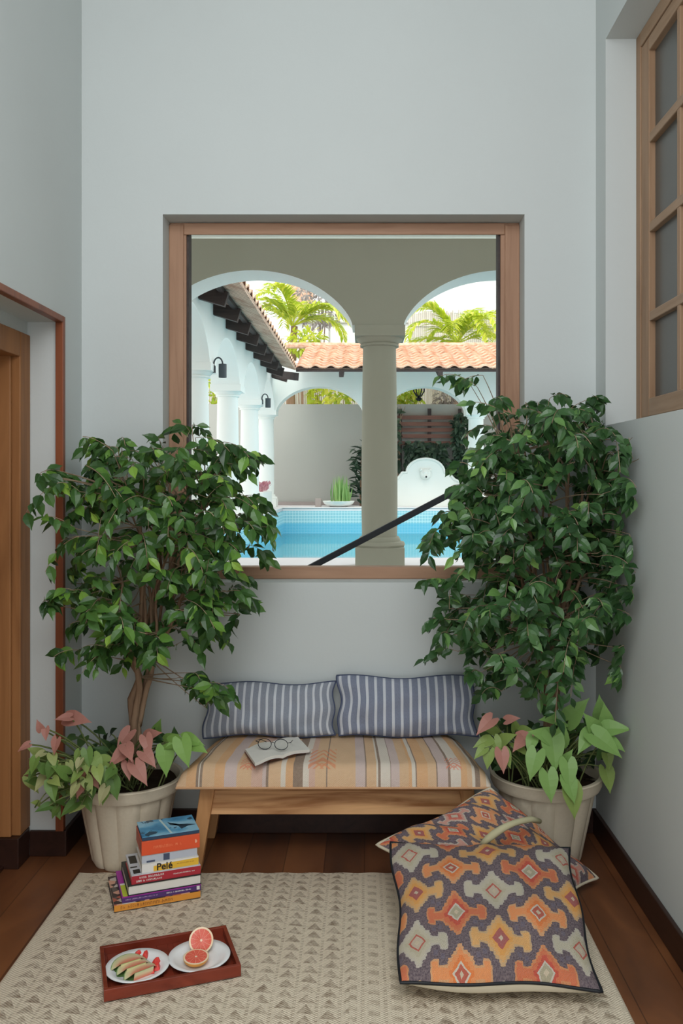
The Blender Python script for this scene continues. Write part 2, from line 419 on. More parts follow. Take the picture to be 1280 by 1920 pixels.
def make_column(mat, z0, z1, label):
    r = thing('column', label, 'column', (0, 0, 0), None)
    hh = z1 - z0
    b = MB(); b.box(-.23, .23, -.23, .23, 0, .19)
    b.lathe([(.235, .19), (.245, .21), (.235, .235), (.20, .245), (.20, .262), (.185, .285), (.172, .29)], 36)
    b.build('base', mat, r, smooth=True, angle=35)
    pr = [(.168, .29), (.172, .5), (.172, hh * .45), (.166, hh * .7), (.158, hh - .18)]
    MB().lathe(pr, 40).build('shaft', mat, r, smooth=True, angle=50)
    b = MB(); b.lathe([(.158, hh-.18), (.185, hh-.175), (.185, hh-.155), (.175, hh-.15), (.215, hh-.115), (.22, hh-.10)], 36); b.box(-.235, .235, -.235, .235, hh-.10, hh)
    b.build('capital', mat, r, smooth=True, angle=35)
    return r
def put(r, x, y, z, label=None, rz=0):
    r.location = (x, y, z); r.rotation_euler[2] = rz
    if label: r['label'] = label
    return r
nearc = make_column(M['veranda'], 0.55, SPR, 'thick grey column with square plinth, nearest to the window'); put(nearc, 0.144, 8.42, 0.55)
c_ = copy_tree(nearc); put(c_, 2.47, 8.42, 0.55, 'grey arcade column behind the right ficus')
colw = make_column(M['white'], 0.75, SPR, ''); put(colw, LX, lcy[1], 0.75, 'white column by the left window stile, leftmost of the pool columns')
names = ['white column second from the left window stile, right of the big lamp', 'white column left of the trough of pink flowers', 'white column at the far left corner of the pool']
for yy, nm in zip(lcy[2:], names): put(copy_tree(colw), LX if yy < 18 else -2.1, yy, 0.75, nm)
for xx, nm in zip(fcx[1:3], ['white far column mostly hidden behind the thick grey one', 'white far column right of the fountain']): put(copy_tree(colw), xx, FY, 0.75, nm)

# ground levels
WX = -1.72
b = MB(); b.box(-9, WX, 9.32, 24, 0.2, 0.75); b.box(WX, 9, 18.4, 24, 0.2, 0.75)
struct(b.build('pool_deck', M['deck'], bevel=0.01), 'pale stone deck around the pool', 'deck')
b = MB(); b.box(-9, 9, 8.05, 9.32, 0.1, 0.55)
struct(b.build('pool_coping', M['deck'], bevel=0.01), 'pale stone kerb between veranda and pool', 'kerb')
struct(MB().box(-9, 9, YB + 0.25, 8.05, 0.0, 0.45).build('veranda_floor', M['coping']), 'stone veranda floor outside the window', 'floor')
struct(MB().box(-9, 9, YB + 0.25, NY + .3, 3.70, 3.9).build('veranda_ceiling', M['white']), 'white veranda ceiling outside the window', 'ceiling')
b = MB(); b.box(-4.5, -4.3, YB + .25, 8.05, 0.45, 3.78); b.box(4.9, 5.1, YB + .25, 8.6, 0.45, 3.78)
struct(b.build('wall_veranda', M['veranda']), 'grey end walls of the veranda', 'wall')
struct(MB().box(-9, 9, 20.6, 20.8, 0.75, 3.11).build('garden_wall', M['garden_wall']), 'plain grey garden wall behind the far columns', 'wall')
struct(MB().box(-9, 9, 20.52, 20.6, 0.75, 0.83).build('trim_2', M['coping']), 'brown plinth at the foot of the garden wall', 'trim')
struct(MB().box(-30, 30, 24, 60, 0.2, 0.6).build('ground', M['coping']), 'ground beyond the garden wall', 'ground')

# pool
pool = thing('swimming_pool', 'turquoise swimming pool with a mosaic tile band', 'swimming pool', (1.5, 14, -1.2))
m = Mat('pool_mosaic', 0.25, 0.5); x, y, z = m.pos()
g = ((x / 0.06).frac().min((y / 0.06).frac()).min((z / 0.06).frac()))
lines = ((x / 0.06).frac() < 0.14).max((z / 0.06).frac() < 0.14)
lines2 = ((y / 0.06).frac() < 0.14).max((z / 0.06).frac() < 0.14)
geo = m.nt.nodes.new('ShaderNodeNewGeometry'); sx = m.nt.nodes.new('ShaderNodeSeparateXYZ'); m.nt.links.new(geo.outputs['Normal'], sx.inputs[0])
isx = E(sx.outputs[0]).abs() > 0.5; isz = E(sx.outputs[2]).abs() > 0.5
ln = (lines * (1 - isx) + lines2 * isx) * (1 - isz)
band = (z > 0.44) * (1 - isz); rnd = m.noise(30, 1)
cc = m.mix(band, (0.13, 0.50, 0.68), (0.30, 0.60, 0.66))
cc = m.mix(rnd * 0.35, cc, (0.12, 0.42, 0.60))
m.color(m.mix(ln * (0.15 + band * 0.5), cc, (0.75, 0.90, 0.90)))
M['mosaic'] = m.m
b = MB()
b.box(WX, 5.5, 9.32, 18.4, -1.1, -1.0)
b.box(WX, WX + 0.03, 9.32, 18.4, -1.0, 0.70); b.box(WX + .03, 5.5, 18.37, 18.4, -1.0, 0.70); b.box(WX + .03, 5.5, 9.32, 9.35, -1.0, 0.5); b.box(5.5, 5.53, 9.32, 18.4, -1, 0.7)
b.build('basin', M['mosaic'], pool)
m = Mat('pool_water'); nt = m.nt; m.pos(); n = m.noise(2.2, 3); out = nt.nodes['Material Output']
t = nt.nodes.new('ShaderNodeBsdfTransparent'); t.inputs[0].default_value = (0.70, 0.93, 0.95, 1)
df = nt.nodes.new('ShaderNodeBsdfDiffuse'); df.inputs[0].default_value = (0.20, 0.72, 0.84, 1)
gl = nt.nodes.new('ShaderNodeBsdfGlossy'); gl.inputs['Roughness'].default_value = 0.04
bp = nt.nodes.new('ShaderNodeBump'); bp.inputs['Strength'].default_value = 0.06; bp.inputs['Distance'].default_value = 0.02; nt.links.new(n.v, bp.inputs['Height']); nt.links.new(bp.outputs[0], gl.inputs['Normal'])
m1 = nt.nodes.new('ShaderNodeMixShader'); m1.inputs[0].default_value = 0.45; nt.links.new(t.outputs[0], m1.inputs[1]); nt.links.new(df.outputs[0], m1.inputs[2])
fr = nt.nodes.new('ShaderNodeFresnel'); fr.inputs[0].default_value = 1.33
m2 = nt.nodes.new('ShaderNodeMixShader'); nt.links.new(fr.outputs[0], m2.inputs[0]); nt.links.new(m1.outputs[0], m2.inputs[1]); nt.links.new(gl.outputs[0], m2.inputs[2]); nt.links.new(m2.outputs[0], out.inputs[0])
MB().grid(lambda u, v: (WX + .03 + u*(5.5 - WX - .03), 9.35 + v*(18.37 - 9.35), 0.225), 2, 2, uv=False).build('water', m.m, pool)
b = MB(); b.box(WX - 0.18, WX + 0.02, 9.32, 18.4, 0.752, 0.775); b.box(WX - .18, 5.5, 18.38, 19.08, 0.752, 0.775)
b.build('edge_stone', M['deck'], pool, bevel=0.006)

# roofs of clay tiles
m = Mat('clay_tile', 0.7, 0.2); x, y, z = m.pos(); n = m.noise(9, 3)
m.color(m.ramp(n, [(0.3, (0.52, 0.28, 0.18)), (0.5, (0.72, 0.44, 0.30)), (0.7, (0.82, 0.60, 0.45))])); M['clay'] = m.m
m = Mat('clay_tile_underside', 0.8, 0.1); x, y, z = m.pos(); n = m.noise(5, 3)
ln = ((y / 0.09).frac() < 0.25)
m.color(m.mix(ln * 0.75, m.ramp(n, [(0.3, (0.48, 0.28, 0.20)), (0.6, (0.70, 0.50, 0.38))]), (0.12, 0.07, 0.05))); M['clay_under'] = m.m
def tile_sheet(place, ulen, vlen, pitch, course, name, parent, amp=0.035):
    """wavy overlapping pan tiles; place(u, v, h) with v from eave to ridge"""
    b = MB(); nu = int(ulen / pitch) * 8; nvr = int(round(vlen / course))
    for r_ in range(nvr):
        def fn(a, c_):
            u = a * ulen; v = (r_ + c_ * 1.06) * course
            hgt = amp * math.sin(2*math.pi*u/pitch) + 0.035 * (1 - c_)
            return place(u, v, hgt + 0.03)
        b.grid(fn, nu, 1, uv=False)
        def fe(a, c_):
            u = a * ulen; v = r_ * course
            hgt = amp * math.sin(2*math.pi*u/pitch) + 0.035
            return place(u, v, hgt + 0.03 - 0.03 * c_)
        b.grid(fe, nu, 1, uv=False)
    return b.build(name, M['clay'], parent, smooth=False)
sl = math.atan2(4.44 - 3.5, 20.5 - 17.1); cs, sn = math.cos(sl), math.sin(sl)
rf = thing('tiled_roof', 'clay-tiled roof over the far arcade, facing the window', 'roof', (1.5, 18.8, 3.86))
Ls = (20.5 - 17.1) / cs
RX0 = -1.33
tile_sheet(lambda u, v, h: (RX0 + u, 17.1 + v*cs - h*sn, 3.5 + v*sn + h*cs), 6.6, Ls, 0.30, 0.34, 'roof_tile', rf, 0.03)
b = MB()
def fp(u, v, h): return Vector((u, 17.1 + v*cs - h*sn, 3.5 + v*sn + h*cs))
b.prism([fp(RX0, 0.0, -0.02), fp(RX0, Ls, -0.02), fp(RX0, Ls, 0.02), fp(RX0, 0.0, 0.02)], (6.6, 0, 0))
b.build('roof_underside', M['clay_under'], rf)
MB().prism([fp(RX0, 0.0, -0.05), fp(RX0, 0.03, -0.05), fp(RX0, 0.03, 0.03), fp(RX0, 0.0, 0.03)], (6.6, 0, 0)).build('eave_board', M['rafter'], rf)
for k in range(4):
    xx = -0.45 + k * 1.93
    MB().bar(fp(xx, -0.02, -0.09), fp(xx, 2.2, -0.09), 0.09, 0.12).build('rafter', M['rafter'], rf)
MB().tube([(RX0 - .5, 20.5, 4.47), (5.3, 20.5, 4.47)], 0.07, 10).build('ridge_tile', M['clay'], rf)
# left roof
lf = thing('tiled_roof', 'clay-tiled roof over the left arcade with dark rafter ends seen from below', 'roof', (-2.3, 14, 3.66))
a0 = (-1.33, 3.50); a1 = (-3.6, 4.18); sl2 = math.atan2(a1[1] - a0[1], a0[0] - a1[0]); c2, s2 = math.cos(sl2), math.sin(sl2); L2 = math.hypot(a1[0] - a0[0], a1[1] - a0[1])
def lp(y, v, h): return Vector((a0[0] - v*c2 + h*s2, y, a0[1] + v*s2 + h*c2))
tile_sheet(lambda u, v, h: tuple(lp(8.7 + u, v, h)), 8.4, L2, 0.30, 0.34, 'roof_tile', lf, 0.03)
MB().prism([lp(8.7, 0, -0.02), lp(8.7, L2, -0.02), lp(8.7, L2, 0.02), lp(8.7, 0, 0.02)], (0, 8.4, 0)).build('roof_underside', M['clay_under'], lf)
b = MB(); b.bar(lp(8.7, 0.30, -0.05), lp(17.1, 0.30, -0.05), 0.06, 0.06); b.build('batten', M['rafter'], lf)
k = 0; yy = 9.1
while yy < 18.3:
    MB().bar(lp(yy, 0.22, -0.13), lp(yy, 1.2, -0.13), 0.09, 0.17).build('rafter', M['rafter'], lf); yy += 1.0
MB().bar(lp(17.15, -0.05, -0.13), lp(18.4, 0.75, -0.13), 0.09, 0.15).build('hip_rafter', M['rafter'], lf)

# leaf maker ---------------------------------------------------------
def leaf(b, p, d, nrm, L, W, fold=0.25, droop=0.3, rows=((0, .0), (.3, .9), (.62, .85), (1, 0.0)), heart=0):
    d = Vector(d).normalized(); nrm = Vector(nrm); sd = d.cross(nrm)
    if sd.length < 1e-4: sd = d.orthogonal()
    sd.normalize(); up = sd.cross(d).normalized()
    vs = []; p = Vector(p)
    for t, w in rows:
        c_ = p + d * (L * t) - up * (droop * L * t * t); e = W * 0.5 * w
        back = -d * (heart * L) if t == rows[1][0] and heart else Vector((0, 0, 0))
        vs += [c_ - sd * e + up * (fold * e) + back, c_, c_ + sd * e + up * (fold * e) + back]
    fs = []
    n = len(rows)
    for i in range(n - 1):
        a = 3*i
        if rows[i][1] == 0: fs += [(a+1, a+4, a+3), (a+1, a+5, a+4)]
        elif rows[i+1][1] == 0: fs += [(a, a+1, a+4), (a+1, a+2, a+4)]
        else: fs += [(a, a+1, a+4, a+3), (a+1, a+2, a+5, a+4)]
    used = sorted({i for f in fs for i in f}); mp = {i: k for k, i in enumerate(used)}
    b.add([vs[i] for i in used], [tuple(mp[i] for i in f) for f in fs])
def rv(rnd, s=1.0): return Vector((rnd.uniform(-1, 1), rnd.uniform(-1, 1), rnd.uniform(-1, 1))) * s
def inside(poly, x, y):
    c_ = False; j = len(poly) - 1
    for i in range(len(poly)):
        xi, yi = poly[i]; xj, yj = poly[j]
        if (yi > y) != (yj > y) and x < (xj - xi) * (y - yi) / (yj - yi) + xi: c_ = not c_
        j = i
    return c_

M['ficus'] = leafmat('ficus_leaf', [(0.0, (0.028, 0.075, 0.020)), (0.45, (0.055, 0.14, 0.032)), (0.8, (0.09, 0.21, 0.045)), (0.93, (0.20, 0.40, 0.06)), (1.0, (0.36, 0.55, 0.09))], 0.30, 0.5, 0.28)
M['ficus_r'] = leafmat('ficus_leaf_dark', [(0.0, (0.024, 0.07, 0.022)), (0.45, (0.05, 0.13, 0.038)), (0.8, (0.085, 0.19, 0.065)), (0.95, (0.16, 0.32, 0.09)), (1.0, (0.26, 0.46, 0.11))], 0.28, 0.5, 0.28)
M['bark'] = wood('ficus_bark', (0.36, 0.24, 0.155), (0.20, 0.12, 0.075), 2, 7, 0.8, 0.1)
M['twig'] = wood('ficus_twig', (0.36, 0.27, 0.18), (0.22, 0.15, 0.10), 2, 7, 0.8, 0.1)
M['palm'] = leafmat('palm_leaflet', [(0.0, (0.38, 0.52, 0.05)), (0.5, (0.66, 0.74, 0.07)), (1.0, (0.88, 0.84, 0.20))], 0.4, 0.4, 0.45)
M['shrub'] = leafmat('bright_shrub_leaf', [(0.0, (0.26, 0.42, 0.05)), (0.5, (0.50, 0.62, 0.07)), (1.0, (0.80, 0.76, 0.12))], 0.4, 0.4, 0.4)
M['dark_leaf'] = leafmat('dark_climber_leaf', [(0.0, (0.012, 0.03, 0.018)), (0.6, (0.03, 0.07, 0.04)), (1.0, (0.08, 0.14, 0.08))], 0.4, 0.4, 0.2)
M['grass'] = leafmat('reed_leaf', [(0.0, (0.16, 0.34, 0.10)), (0.6, (0.30, 0.50, 0.16)), (1.0, (0.42, 0.60, 0.25))], 0.4, 0.4, 0.4)
M['dry'] = leafmat('dry_grey_leaf', [(0.0, (0.28, 0.25, 0.24)), (1.0, (0.50, 0.46, 0.42))], 0.6, 0.2, 0.4)

# palms
def palm(label, x, y, zc, z0, seed, n, L, targets=None):
    rnd = random.Random(seed); r = thing('palm_tree', label, 'palm', (x, y, z0), 'palms beyond the far roof')
    MB().tube([(x + .05*math.sin(k*1.3), y, z0 + (zc - z0) * k / 6) for k in range(7)], [0.16 - 0.012*k for k in range(7)], 10).build('trunk', M['bark'], r, smooth=True)
    for k in range(n):
        az = 2*math.pi*k/n + rnd.uniform(-.3, .3); el = rnd.uniform(0.25, 1.25); LL = L * rnd.uniform(.8, 1.1)
        b = MB(); pts = []
        hd = Vector((math.cos(az), math.sin(az) * .7, 0))
        for i in range(13):
            t = i / 12; a = el - 1.75 * t * t
            if i == 0: p = Vector((x, y, zc))
            else: p = pts[-1] + (hd * math.cos(a) + Vector((0, 0, math.sin(a)))) * (LL / 12)
            pts.append(p)
        b.tube(pts, [0.018 * (1 - .8*i/12) for i in range(13)], 4)
        side = hd.cross(Vector((0, 0, 1))).normalized()
        for i in range(2, 13):
            for q in (0, .5):
                if i == 12 and q: continue
                p = pts[i].lerp(pts[min(i+1, 12)], q); d = (pts[i] - pts[i-1]).normalized()
                l_ = LL * .30 * (1 - .55*abs(i/12 - .45)/.55)
                for s_ in (-1, 1):
                    dd = side * s_ + d * .9 + Vector((0, 0, .35 + rnd.uniform(-.25, .1)))
                    leaf(b, p, dd, Vector((0, 0, 1)), l_ * rnd.uniform(.85, 1.1), 0.085, 0.2, 0.45, rows=((0, .4), (.4, 1), (1, 0)))
        b.build('frond', M['palm'], r)
    return r
palm('yellow-green palm rising left behind the far roof, beside the left roof', P(548, 0, 22.5).x, 22.5, P(0, 612, 22.5).z, 0.75, 3, 15, 1.75)
palm('yellow-green palm rising right of the grey column, before the bamboo fence', P(856, 0, 22.3).x, 22.3, P(0, 645, 22.3).z, 0.75, 5, 17, 1.85)

def shrub(name, label, cx, cy, cz, rx, ry, rz, n, mat, L, seed, cat='shrub', group=None, z0=0.75, down=0.2, stem=True):
    rnd = random.Random(seed); r = thing(name, label, cat, (cx, cy, z0), group)
    b = MB()
    for _ in range(n):
        q = rv(rnd)
        while q.length > 1: q = rv(rnd)
        p = Vector((cx + q.x*rx, cy + q.y*ry, cz + q.z*rz)); d = q * .8 + rv(rnd, .7) - Vector((0, 0, down))
        leaf(b, p, d, Vector((0, 0, 1)) + rv(rnd, .6), L * rnd.uniform(.7, 1.2), L * .42, 0.2, .3)
    b.build('foliage', mat, r)
    if stem:
        b = MB()
        for k in range(5):
            q = Vector((cx + rnd.uniform(-.6, .6)*rx, cy, cz + rnd.uniform(-.3, .6)*rz))
            b.tube([(cx + rnd.uniform(-.1, .1)*rx, cy, z0), (cx + (q.x - cx)*.4, cy, (z0 + q.z)/2), q], [.02, .014, .006], 5)
        b.build('stem', M['bark'], r)
    return r
shrub('garden_shrub', 'bright yellow-green shrub seen through the far arch behind the lantern', P(763, 0, 21.6).x, 21.6, 3.25, .38, .3, .75, 420, M['shrub'], .22, 11)
shrub('garden_shrub', 'bright yellow-green shrub seen through the far arch left of the grey column', P(641, 0, 21.6).x, 21.6, 3.2, .3, .3, .7, 200, M['shrub'], .22, 12)
shrub('garden_shrub', 'loose green shrub in the middle of the far left arch', P(603, 0, 22.7).x, 22.7, 3.2, .35, .3, .9, 200, M['palm'], .3, 13)
shrub('garden_shrub', 'pale loose shrub right of the lantern behind the garden wall', P(834, 0, 21.3).x, 21.3, 3.3, .3, .22, .6, 260, M['dry'], .16, 14)
shrub('garden_shrub', 'yellow-green shrub between the two nearest left pool columns', P(396, 0, 21.6).x, 21.6, 3.3, .3, .3, .7, 160, M['shrub'], .22, 15)
shrub('garden_tree', 'grey leafless-looking tree before the white building', P(597, 0, 26).x, 26, P(0, 568, 26).z, .75, .5, .75, 520, M['dry'], .18, 16, 'tree', None, .6)
shrub('garden_shrub', 'small green bush peeping over the far tiled roof', P(572, 0, 22).x, 22, P(0, 640, 22).z, .5, .3, .3, 260, M['palm'], .2, 17)

# bamboo fences and building beyond
m = Mat('bamboo_fence', 0.8, 0.1); x, y, z = m.pos()
cl = ((x / 0.055).floor() * 12.99).sin() * 437.5; cl = cl.frac()
ln = ((x / 0.055).frac() < 0.25)
m.color(m.mix(ln * .6, m.ramp(cl, [(0.0, (0.58, 0.52, 0.44)), (1.0, (0.78, 0.74, 0.68))]), (0.32, 0.27, 0.22))); M['bamboo'] = m.m
def fence(label, x0, x1, y, z0, z1):
    r = thing('bamboo_fence', label, 'fence', ((x0 + x1)/2, y, z0)); rnd = random.Random(int(x0 * 10))
    def reeds(a, c_):
        b = MB(); xx = a
        while xx < c_:
            b.tube([(xx + .027, y, z0), (xx + .027, y, z1 + rnd.uniform(-.06, .06))], .027, 6); xx += .055
        return b
    reeds(x0, x1).build('reed_screen', M['bamboo'], r)
    for zz in (z0 + .4*(z1-z0), z0 + .93*(z1 - z0)): MB().box(x0, x1, y - .05, y - .028, zz - .03, zz + .03).build('rail', M['bamboo'], r)
fence('low bamboo fence behind the garden wall, seen through the far arches', -6.5, 5.5, 23.4, 0.6, 4.1)
fence('tall bamboo fence behind the right palm, above the tiled roof', 1.2, 6.0, 24.2, 0.6, 5.95)
bd = thing('building', 'white building rising beyond the fence between the arches', 'building', (3, 30, 0.6))
b = MB(); b.box(-2.6, 11, 29.5, 34, 0.6, 6.9); b.box(1.8, 11, 29.4, 34, 6.9, 10.0)
b.build('wall', M['white'], bd)
b = MB()
for xx in (-2.4, -1.2, 0.0, 1.1): b.box(xx, xx + .05, 29.44, 29.5, .6, 6.9)
b.build('pilaster', M['garden_wall'], bd)
MB().box(-.55, -.1, 29.46, 29.5, 4.9, 6.2).build('window', M['glass'], bd)
MB().box(-2.6, 11, 29.42, 29.5, 6.55, 6.6).build('cornice', M['garden_wall'], bd)
MB().box(-2.5, -1.7, 28.9, 29.2, 6.9, 8.2).build('brick_stack', M['clay'], bd)

# fountain
fn_ = thing('wall_fountain', 'white scalloped wall fountain with an animal-face spout at the far end of the pool', 'fountain', (1.33, 19.3, 0.75))
prof = [(-.81, 0.0), (-.81, .55), (-.74, .57), (-.64, .62), (-.57, .70), (-.52, .77), (-.42, .77)]
dome = [(.42 * math.cos(a), .77 + .31 * math.sin(a)) for a in [math.pi - math.pi * k / 16 for k in range(1, 16)]]
out_ = prof + dome + [(-a, c_) for a, c_ in prof[::-1]]
fxp = lambda a, c_, y: (1.33 + a, y, 0.75 + c_ * 1.0)
MB().prism([fxp(a, c_, 19.15) for a, c_ in out_], (0, .35, 0)).build('fountain_slab', M['white'], fn_)
MB().tube([fxp(a * .97, c_ * .97 + .01, 19.14) for a, c_ in out_], .028, 6).build('rim_moulding', M['white'], fn_, smooth=True)
b = MB(); b.lathe([(0, .14), (.05, .135), (.10, .10), (.125, .04), (.125, 0)], 20, fxp(0, .72, 19.15), M=Matrix.Rotation(R(90), 4, 'X'))
b.lathe([(0, .10), (.035, .095), (.055, .06), (.06, 0)], 14, (1.33, 19.06, 1.42), M=Matrix.Rotation(R(90), 4, 'X'))
for s_ in (-1, 1):
    b.lathe([(0, .05), (.03, .04), (.04, 0)], 10, (1.33 + s_*.10, 19.12, 1.56), M=Matrix.Rotation(R(90), 4, 'X'))
    b.lathe([(0, .03), (.02, .02), (.025, 0)], 8, (1.33 + s_*.045, 19.03, 1.50), M=Matrix.Rotation(R(90), 4, 'X'))
b.build('face_mask', M['white'], fn_, smooth=True, angle=60)
MB().lathe([(0, .02), (.02, .018), (.022, 0)], 10, (1.33, 18.955, 1.41), M=Matrix.Rotation(R(90), 4, 'X')).build('spout_mouth', M['black'], fn_)

# bowl of reeds
bw = thing('reed_planter', 'round white bowl of upright green reeds on the far pool edge', 'planter', (-.55, 18.62, .775))
MB().lathe([(.16, .775), (.30, .83), (.34, .895), (.335, .90), (.29, .87), (0, .86)], 32, (-.55, 18.72, 0)).build('bowl', M['white'], bw, smooth=True, angle=40)
rnd = random.Random(4); b = MB()
for _ in range(90):
    a = rnd.uniform(0, 6.28); q = rnd.uniform(0, .22); d = Vector((rnd.gauss(0, .10), rnd.gauss(0, .1), 1))
    leaf(b, (-.52 + q*math.cos(a), 18.72 + q*math.sin(a), .86), d, (rnd.uniform(-1, 1), -1, .1), rnd.uniform(.25, .62), .03, .1, .05, rows=((0, .8), (.5, 1), (1, 0)))
b.build('reed_leaf', M['grass'], bw)
# small brown box next to the bowl
tag(MB().box(-1.05, -.92, 18.72, 18.85, .775, .95).build('clay_pot', M['coping'], bevel=0.01), 'small brown pot left of the white reed bowl', 'pot')

# trough with pink flowers
tr = thing('flower_trough', 'white trough of pink flowers between the two farthest left columns', 'planter', (LX, 17.5, .75))
MB().box(LX - .2, LX + .20, 16.7, 18.3, .75, 1.12).build('trough', M['white'], tr, bevel=.02)
m_p = leafmat('pink_petal', [(0, (.45, .18, .22)), (1, (.70, .40, .42))], .5, .3, .3)
rnd = random.Random(8); b = MB()
for _ in range(160):
    leaf(b, (LX + rnd.uniform(-.12, .18), rnd.uniform(16.8, 18.2), 1.12 + rnd.uniform(0, .14)), rv(rnd) + Vector((0, 0, .7)), rv(rnd), .09, .07, .2, .2)
b.build('flower', m_p, tr)

# trellis with climbers
tl = thing('wooden_trellis', 'red-brown wooden trellis on the garden wall above the fountain', 'trellis', (1.5, 20.5, 1.6))
for xx in (P(750, 0, 20.5).x, P(805, 0, 20.5).x, P(862, 0, 20.5).x): MB().box(xx - .04, xx + .04, 20.50, 20.56, .83, 3.0).build('post', M['rafter'], tl)
m_t = wood('trellis_slat', (.26, .12, .09), (.15, .07, .05), 0, 4, .6)
for py in (783, 795, 806, 818, 831):
    zz = P(0, py, 20.5).z; MB().box(P(744, 0, 20.5).x, P(868, 0, 20.5).x, 20.46, 20.50, zz - .045, zz + .045).build('slat', m_t, tl)
def wallplant(name, label, x0, x1, z0, z1, n, seed, L=.17, y=20.38, cat='climbing plant'):
    rnd = random.Random(seed); r = thing(name, label, cat, ((x0+x1)/2, y, .75)); b = MB()
    for _ in range(n):
        leaf(b, (rnd.uniform(x0, x1), y + rnd.uniform(-.18, .06), rnd.uniform(z0, z1)), Vector((rnd.uniform(-.8, .8), -.5, rnd.uniform(-1, .2))), Vector((0, -1, .5)) + rv(rnd, .5), L * rnd.uniform(.7, 1.2), L*.55, .2, .3)
    b.build('foliage', M['dark_leaf'], r)
    b = MB()
    for k in range(6):
        xx = rnd.uniform(x0, x1); b.tube([(xx, y, .76), (xx + rnd.uniform(-.1, .1), y, (z0+z1)/2), (xx + rnd.uniform(-.2, .2), y, z1)], [.02, .012, .006], 5)
    b.build('stem', M['twig'], r)
wallplant('climbing_plant', 'dark green climber massed behind the fountain, below the trellis', P(761, 0, 20.4).x, P(834, 0, 20.4).x, 1.0, P(0, 830, 20.4).z, 900, 21)
wallplant('climbing_plant', 'dark climber up the right end of the trellis', P(850, 0, 20.4).x, P(874, 0, 20.4).x, 1.2, P(0, 775, 20.4).z, 330, 22)
wallplant('climbing_plant', 'thin dark vine on the left post of the trellis', P(740, 0, 20.4).x, P(746, 0, 20.4).x, 1.6, P(0, 762, 20.4).z, 50, 23)
b = MB(); rnd = random.Random(31)
sh = thing('broadleaf_shrub', 'dark broad-leaved shrub half hidden by the thick grey column, beside the reed bowl', 'shrub', (P(672, 0, 20).x, 20, .75))
for _ in range(170):
    z_ = rnd.uniform(.9, 2.1); leaf(b, (P(676, 0, 20).x + rnd.uniform(-.12, .25), 20 + rnd.uniform(-.15, .15), z_), Vector((rnd.uniform(-1, .6), -.3, rnd.uniform(-.2, .8))), Vector((0, -.6, 1)) + rv(rnd, .3), .26, .08, .2, .3)
b.build('foliage', M['dark_leaf'], sh)
MB().tube([(P(676, 0, 20).x, 20, .75), (P(677, 0, 20).x, 20, 2.0)], [.03, .015], 6).build('stem', M['bark'], sh)

# lantern
lx, ly = P(785, 0, 19.6).x, 19.6; lz = P(0, 752, ly).z
ln_ = thing('hanging_lantern', 'black iron lantern hanging in the far right arch', 'lantern', (lx, ly, lz))
b = MB(); b.tube([(lx, ly, lz), (lx, ly, lz + .09)], .02, 8); b.lathe([(.03, 0), (.08, .05), (.03, .09), (.06, .12)], 10, (lx, ly, lz))
for s_ in range(4):
    a = s_ * math.pi/2 + .4
    b.tube([(lx + .05*math.cos(a), ly + .05*math.sin(a), lz + .1), (lx + .13*math.cos(a), ly + .13*math.sin(a), lz + .22), (lx + .14*math.cos(a), ly + .14*math.sin(a), lz + .38)], .016, 6)
b.build('lantern_body', M['black'], ln_)
b = MB(); b.tube([(lx, ly, lz + .12), (lx, ly, 4.16)], .008, 5); b.build('chain', M['black'], ln_)

# wall lamps: arm curving over a cylinder shade
def wall_lamp(y, z, label):
    x = LX + 0.22; r = thing('wall_lamp', label, 'lamp', (x, y, z), 'cylinder lamps on the left arcade')
    b = MB(); b.box(x, x + .03, y - .03, y + .03, z - .06, z + .03); b.build('back_plate', M['fixture'], r, bevel=.004)
    pts = [(x - .02 + .03, y, z - .02)] + [(x + .065 - .055*math.cos(a), y, z + .05 + .08*math.sin(a)) for a in [math.pi * k / 10 for k in range(11)]]
    MB().tube(pts, .010, 8).build('arm', M['fixture'], r, smooth=True)
    MB().lathe([(.0, .05), (.05, .05), (.05, -.12), (.042, -.12), (.042, .02)], 24, (x + .12, y, z)).build('lamp_shade', M['fixture'], r, smooth=True, angle=40)
wall_lamp(11.05, P(0, 690, 11.05).z, 'grey cylinder lamp over the leftmost white pool column')
wall_lamp(16.25, P(0, 752, 16.25).z, 'small grey cylinder lamp over the third white pool column')

# handrail
hr = thing('stair_handrail', 'black metal handrail sloping up to the right just outside the window', 'handrail', (0, 5, .45))
h0, h1 = P(545, 1083, 5.0), P(985, 852, 5.0)
MB().bar(h0, h1, .05, .034).build('rail', M['black'], hr, bevel=.004)
for t in (.03, .93):
    p = h0.lerp(h1, t); MB().tube([(p.x, p.y, .45), (p.x, p.y, p.z - .01)], .014, 8).build('post', M['black'], hr)

# ------------------------------------------------------------------ rug
m = Mat('woven_jute_rug', 0.95, 0.1); x, y, z = m.pos()
colw_, roww_ = 0.0605, 0.047
cx_ = x / colw_; ci = cx_.floor(); fx = cx_.frac(); fy = (y / roww_ + (ci % 2) * 0.5).frac()
tri = (fx - 0.46).abs() * 2.0 + fy * 0.95 - 0.18        # triangle pointing away
isT = (tri < 0.62) * (fx < 0.84)
wv = ((x * 520).sin() * (y * 760).sin())                # weave
nz = m.noise(55, 3); big = m.noise(1.7, 2)
seam = (fx > 0.86)
seamd = seam * ((y * 420).sin() > -0.2)
stripe = ((x - 0.04).abs() < 0.08)                      # centre band with dashes instead of triangles
dash = ((fy - 0.5).abs() < 0.22) * ((fx - .42).abs() < 0.24) * .7
pat = isT * (1 - stripe) + dash * stripe
edge = (x < -0.965).max(x > 0.655)
pat = pat.max(seamd * .75) * (1 - edge)
base = m.mix(big, (0.72, 0.61, 0.475), (0.74, 0.67, 0.53))
c = m.mix((pat * (0.46 + wv * 0.26 + (nz - .5) * 1.9)).max(0.0).min(1.0), base, (0.245, 0.18, 0.125))
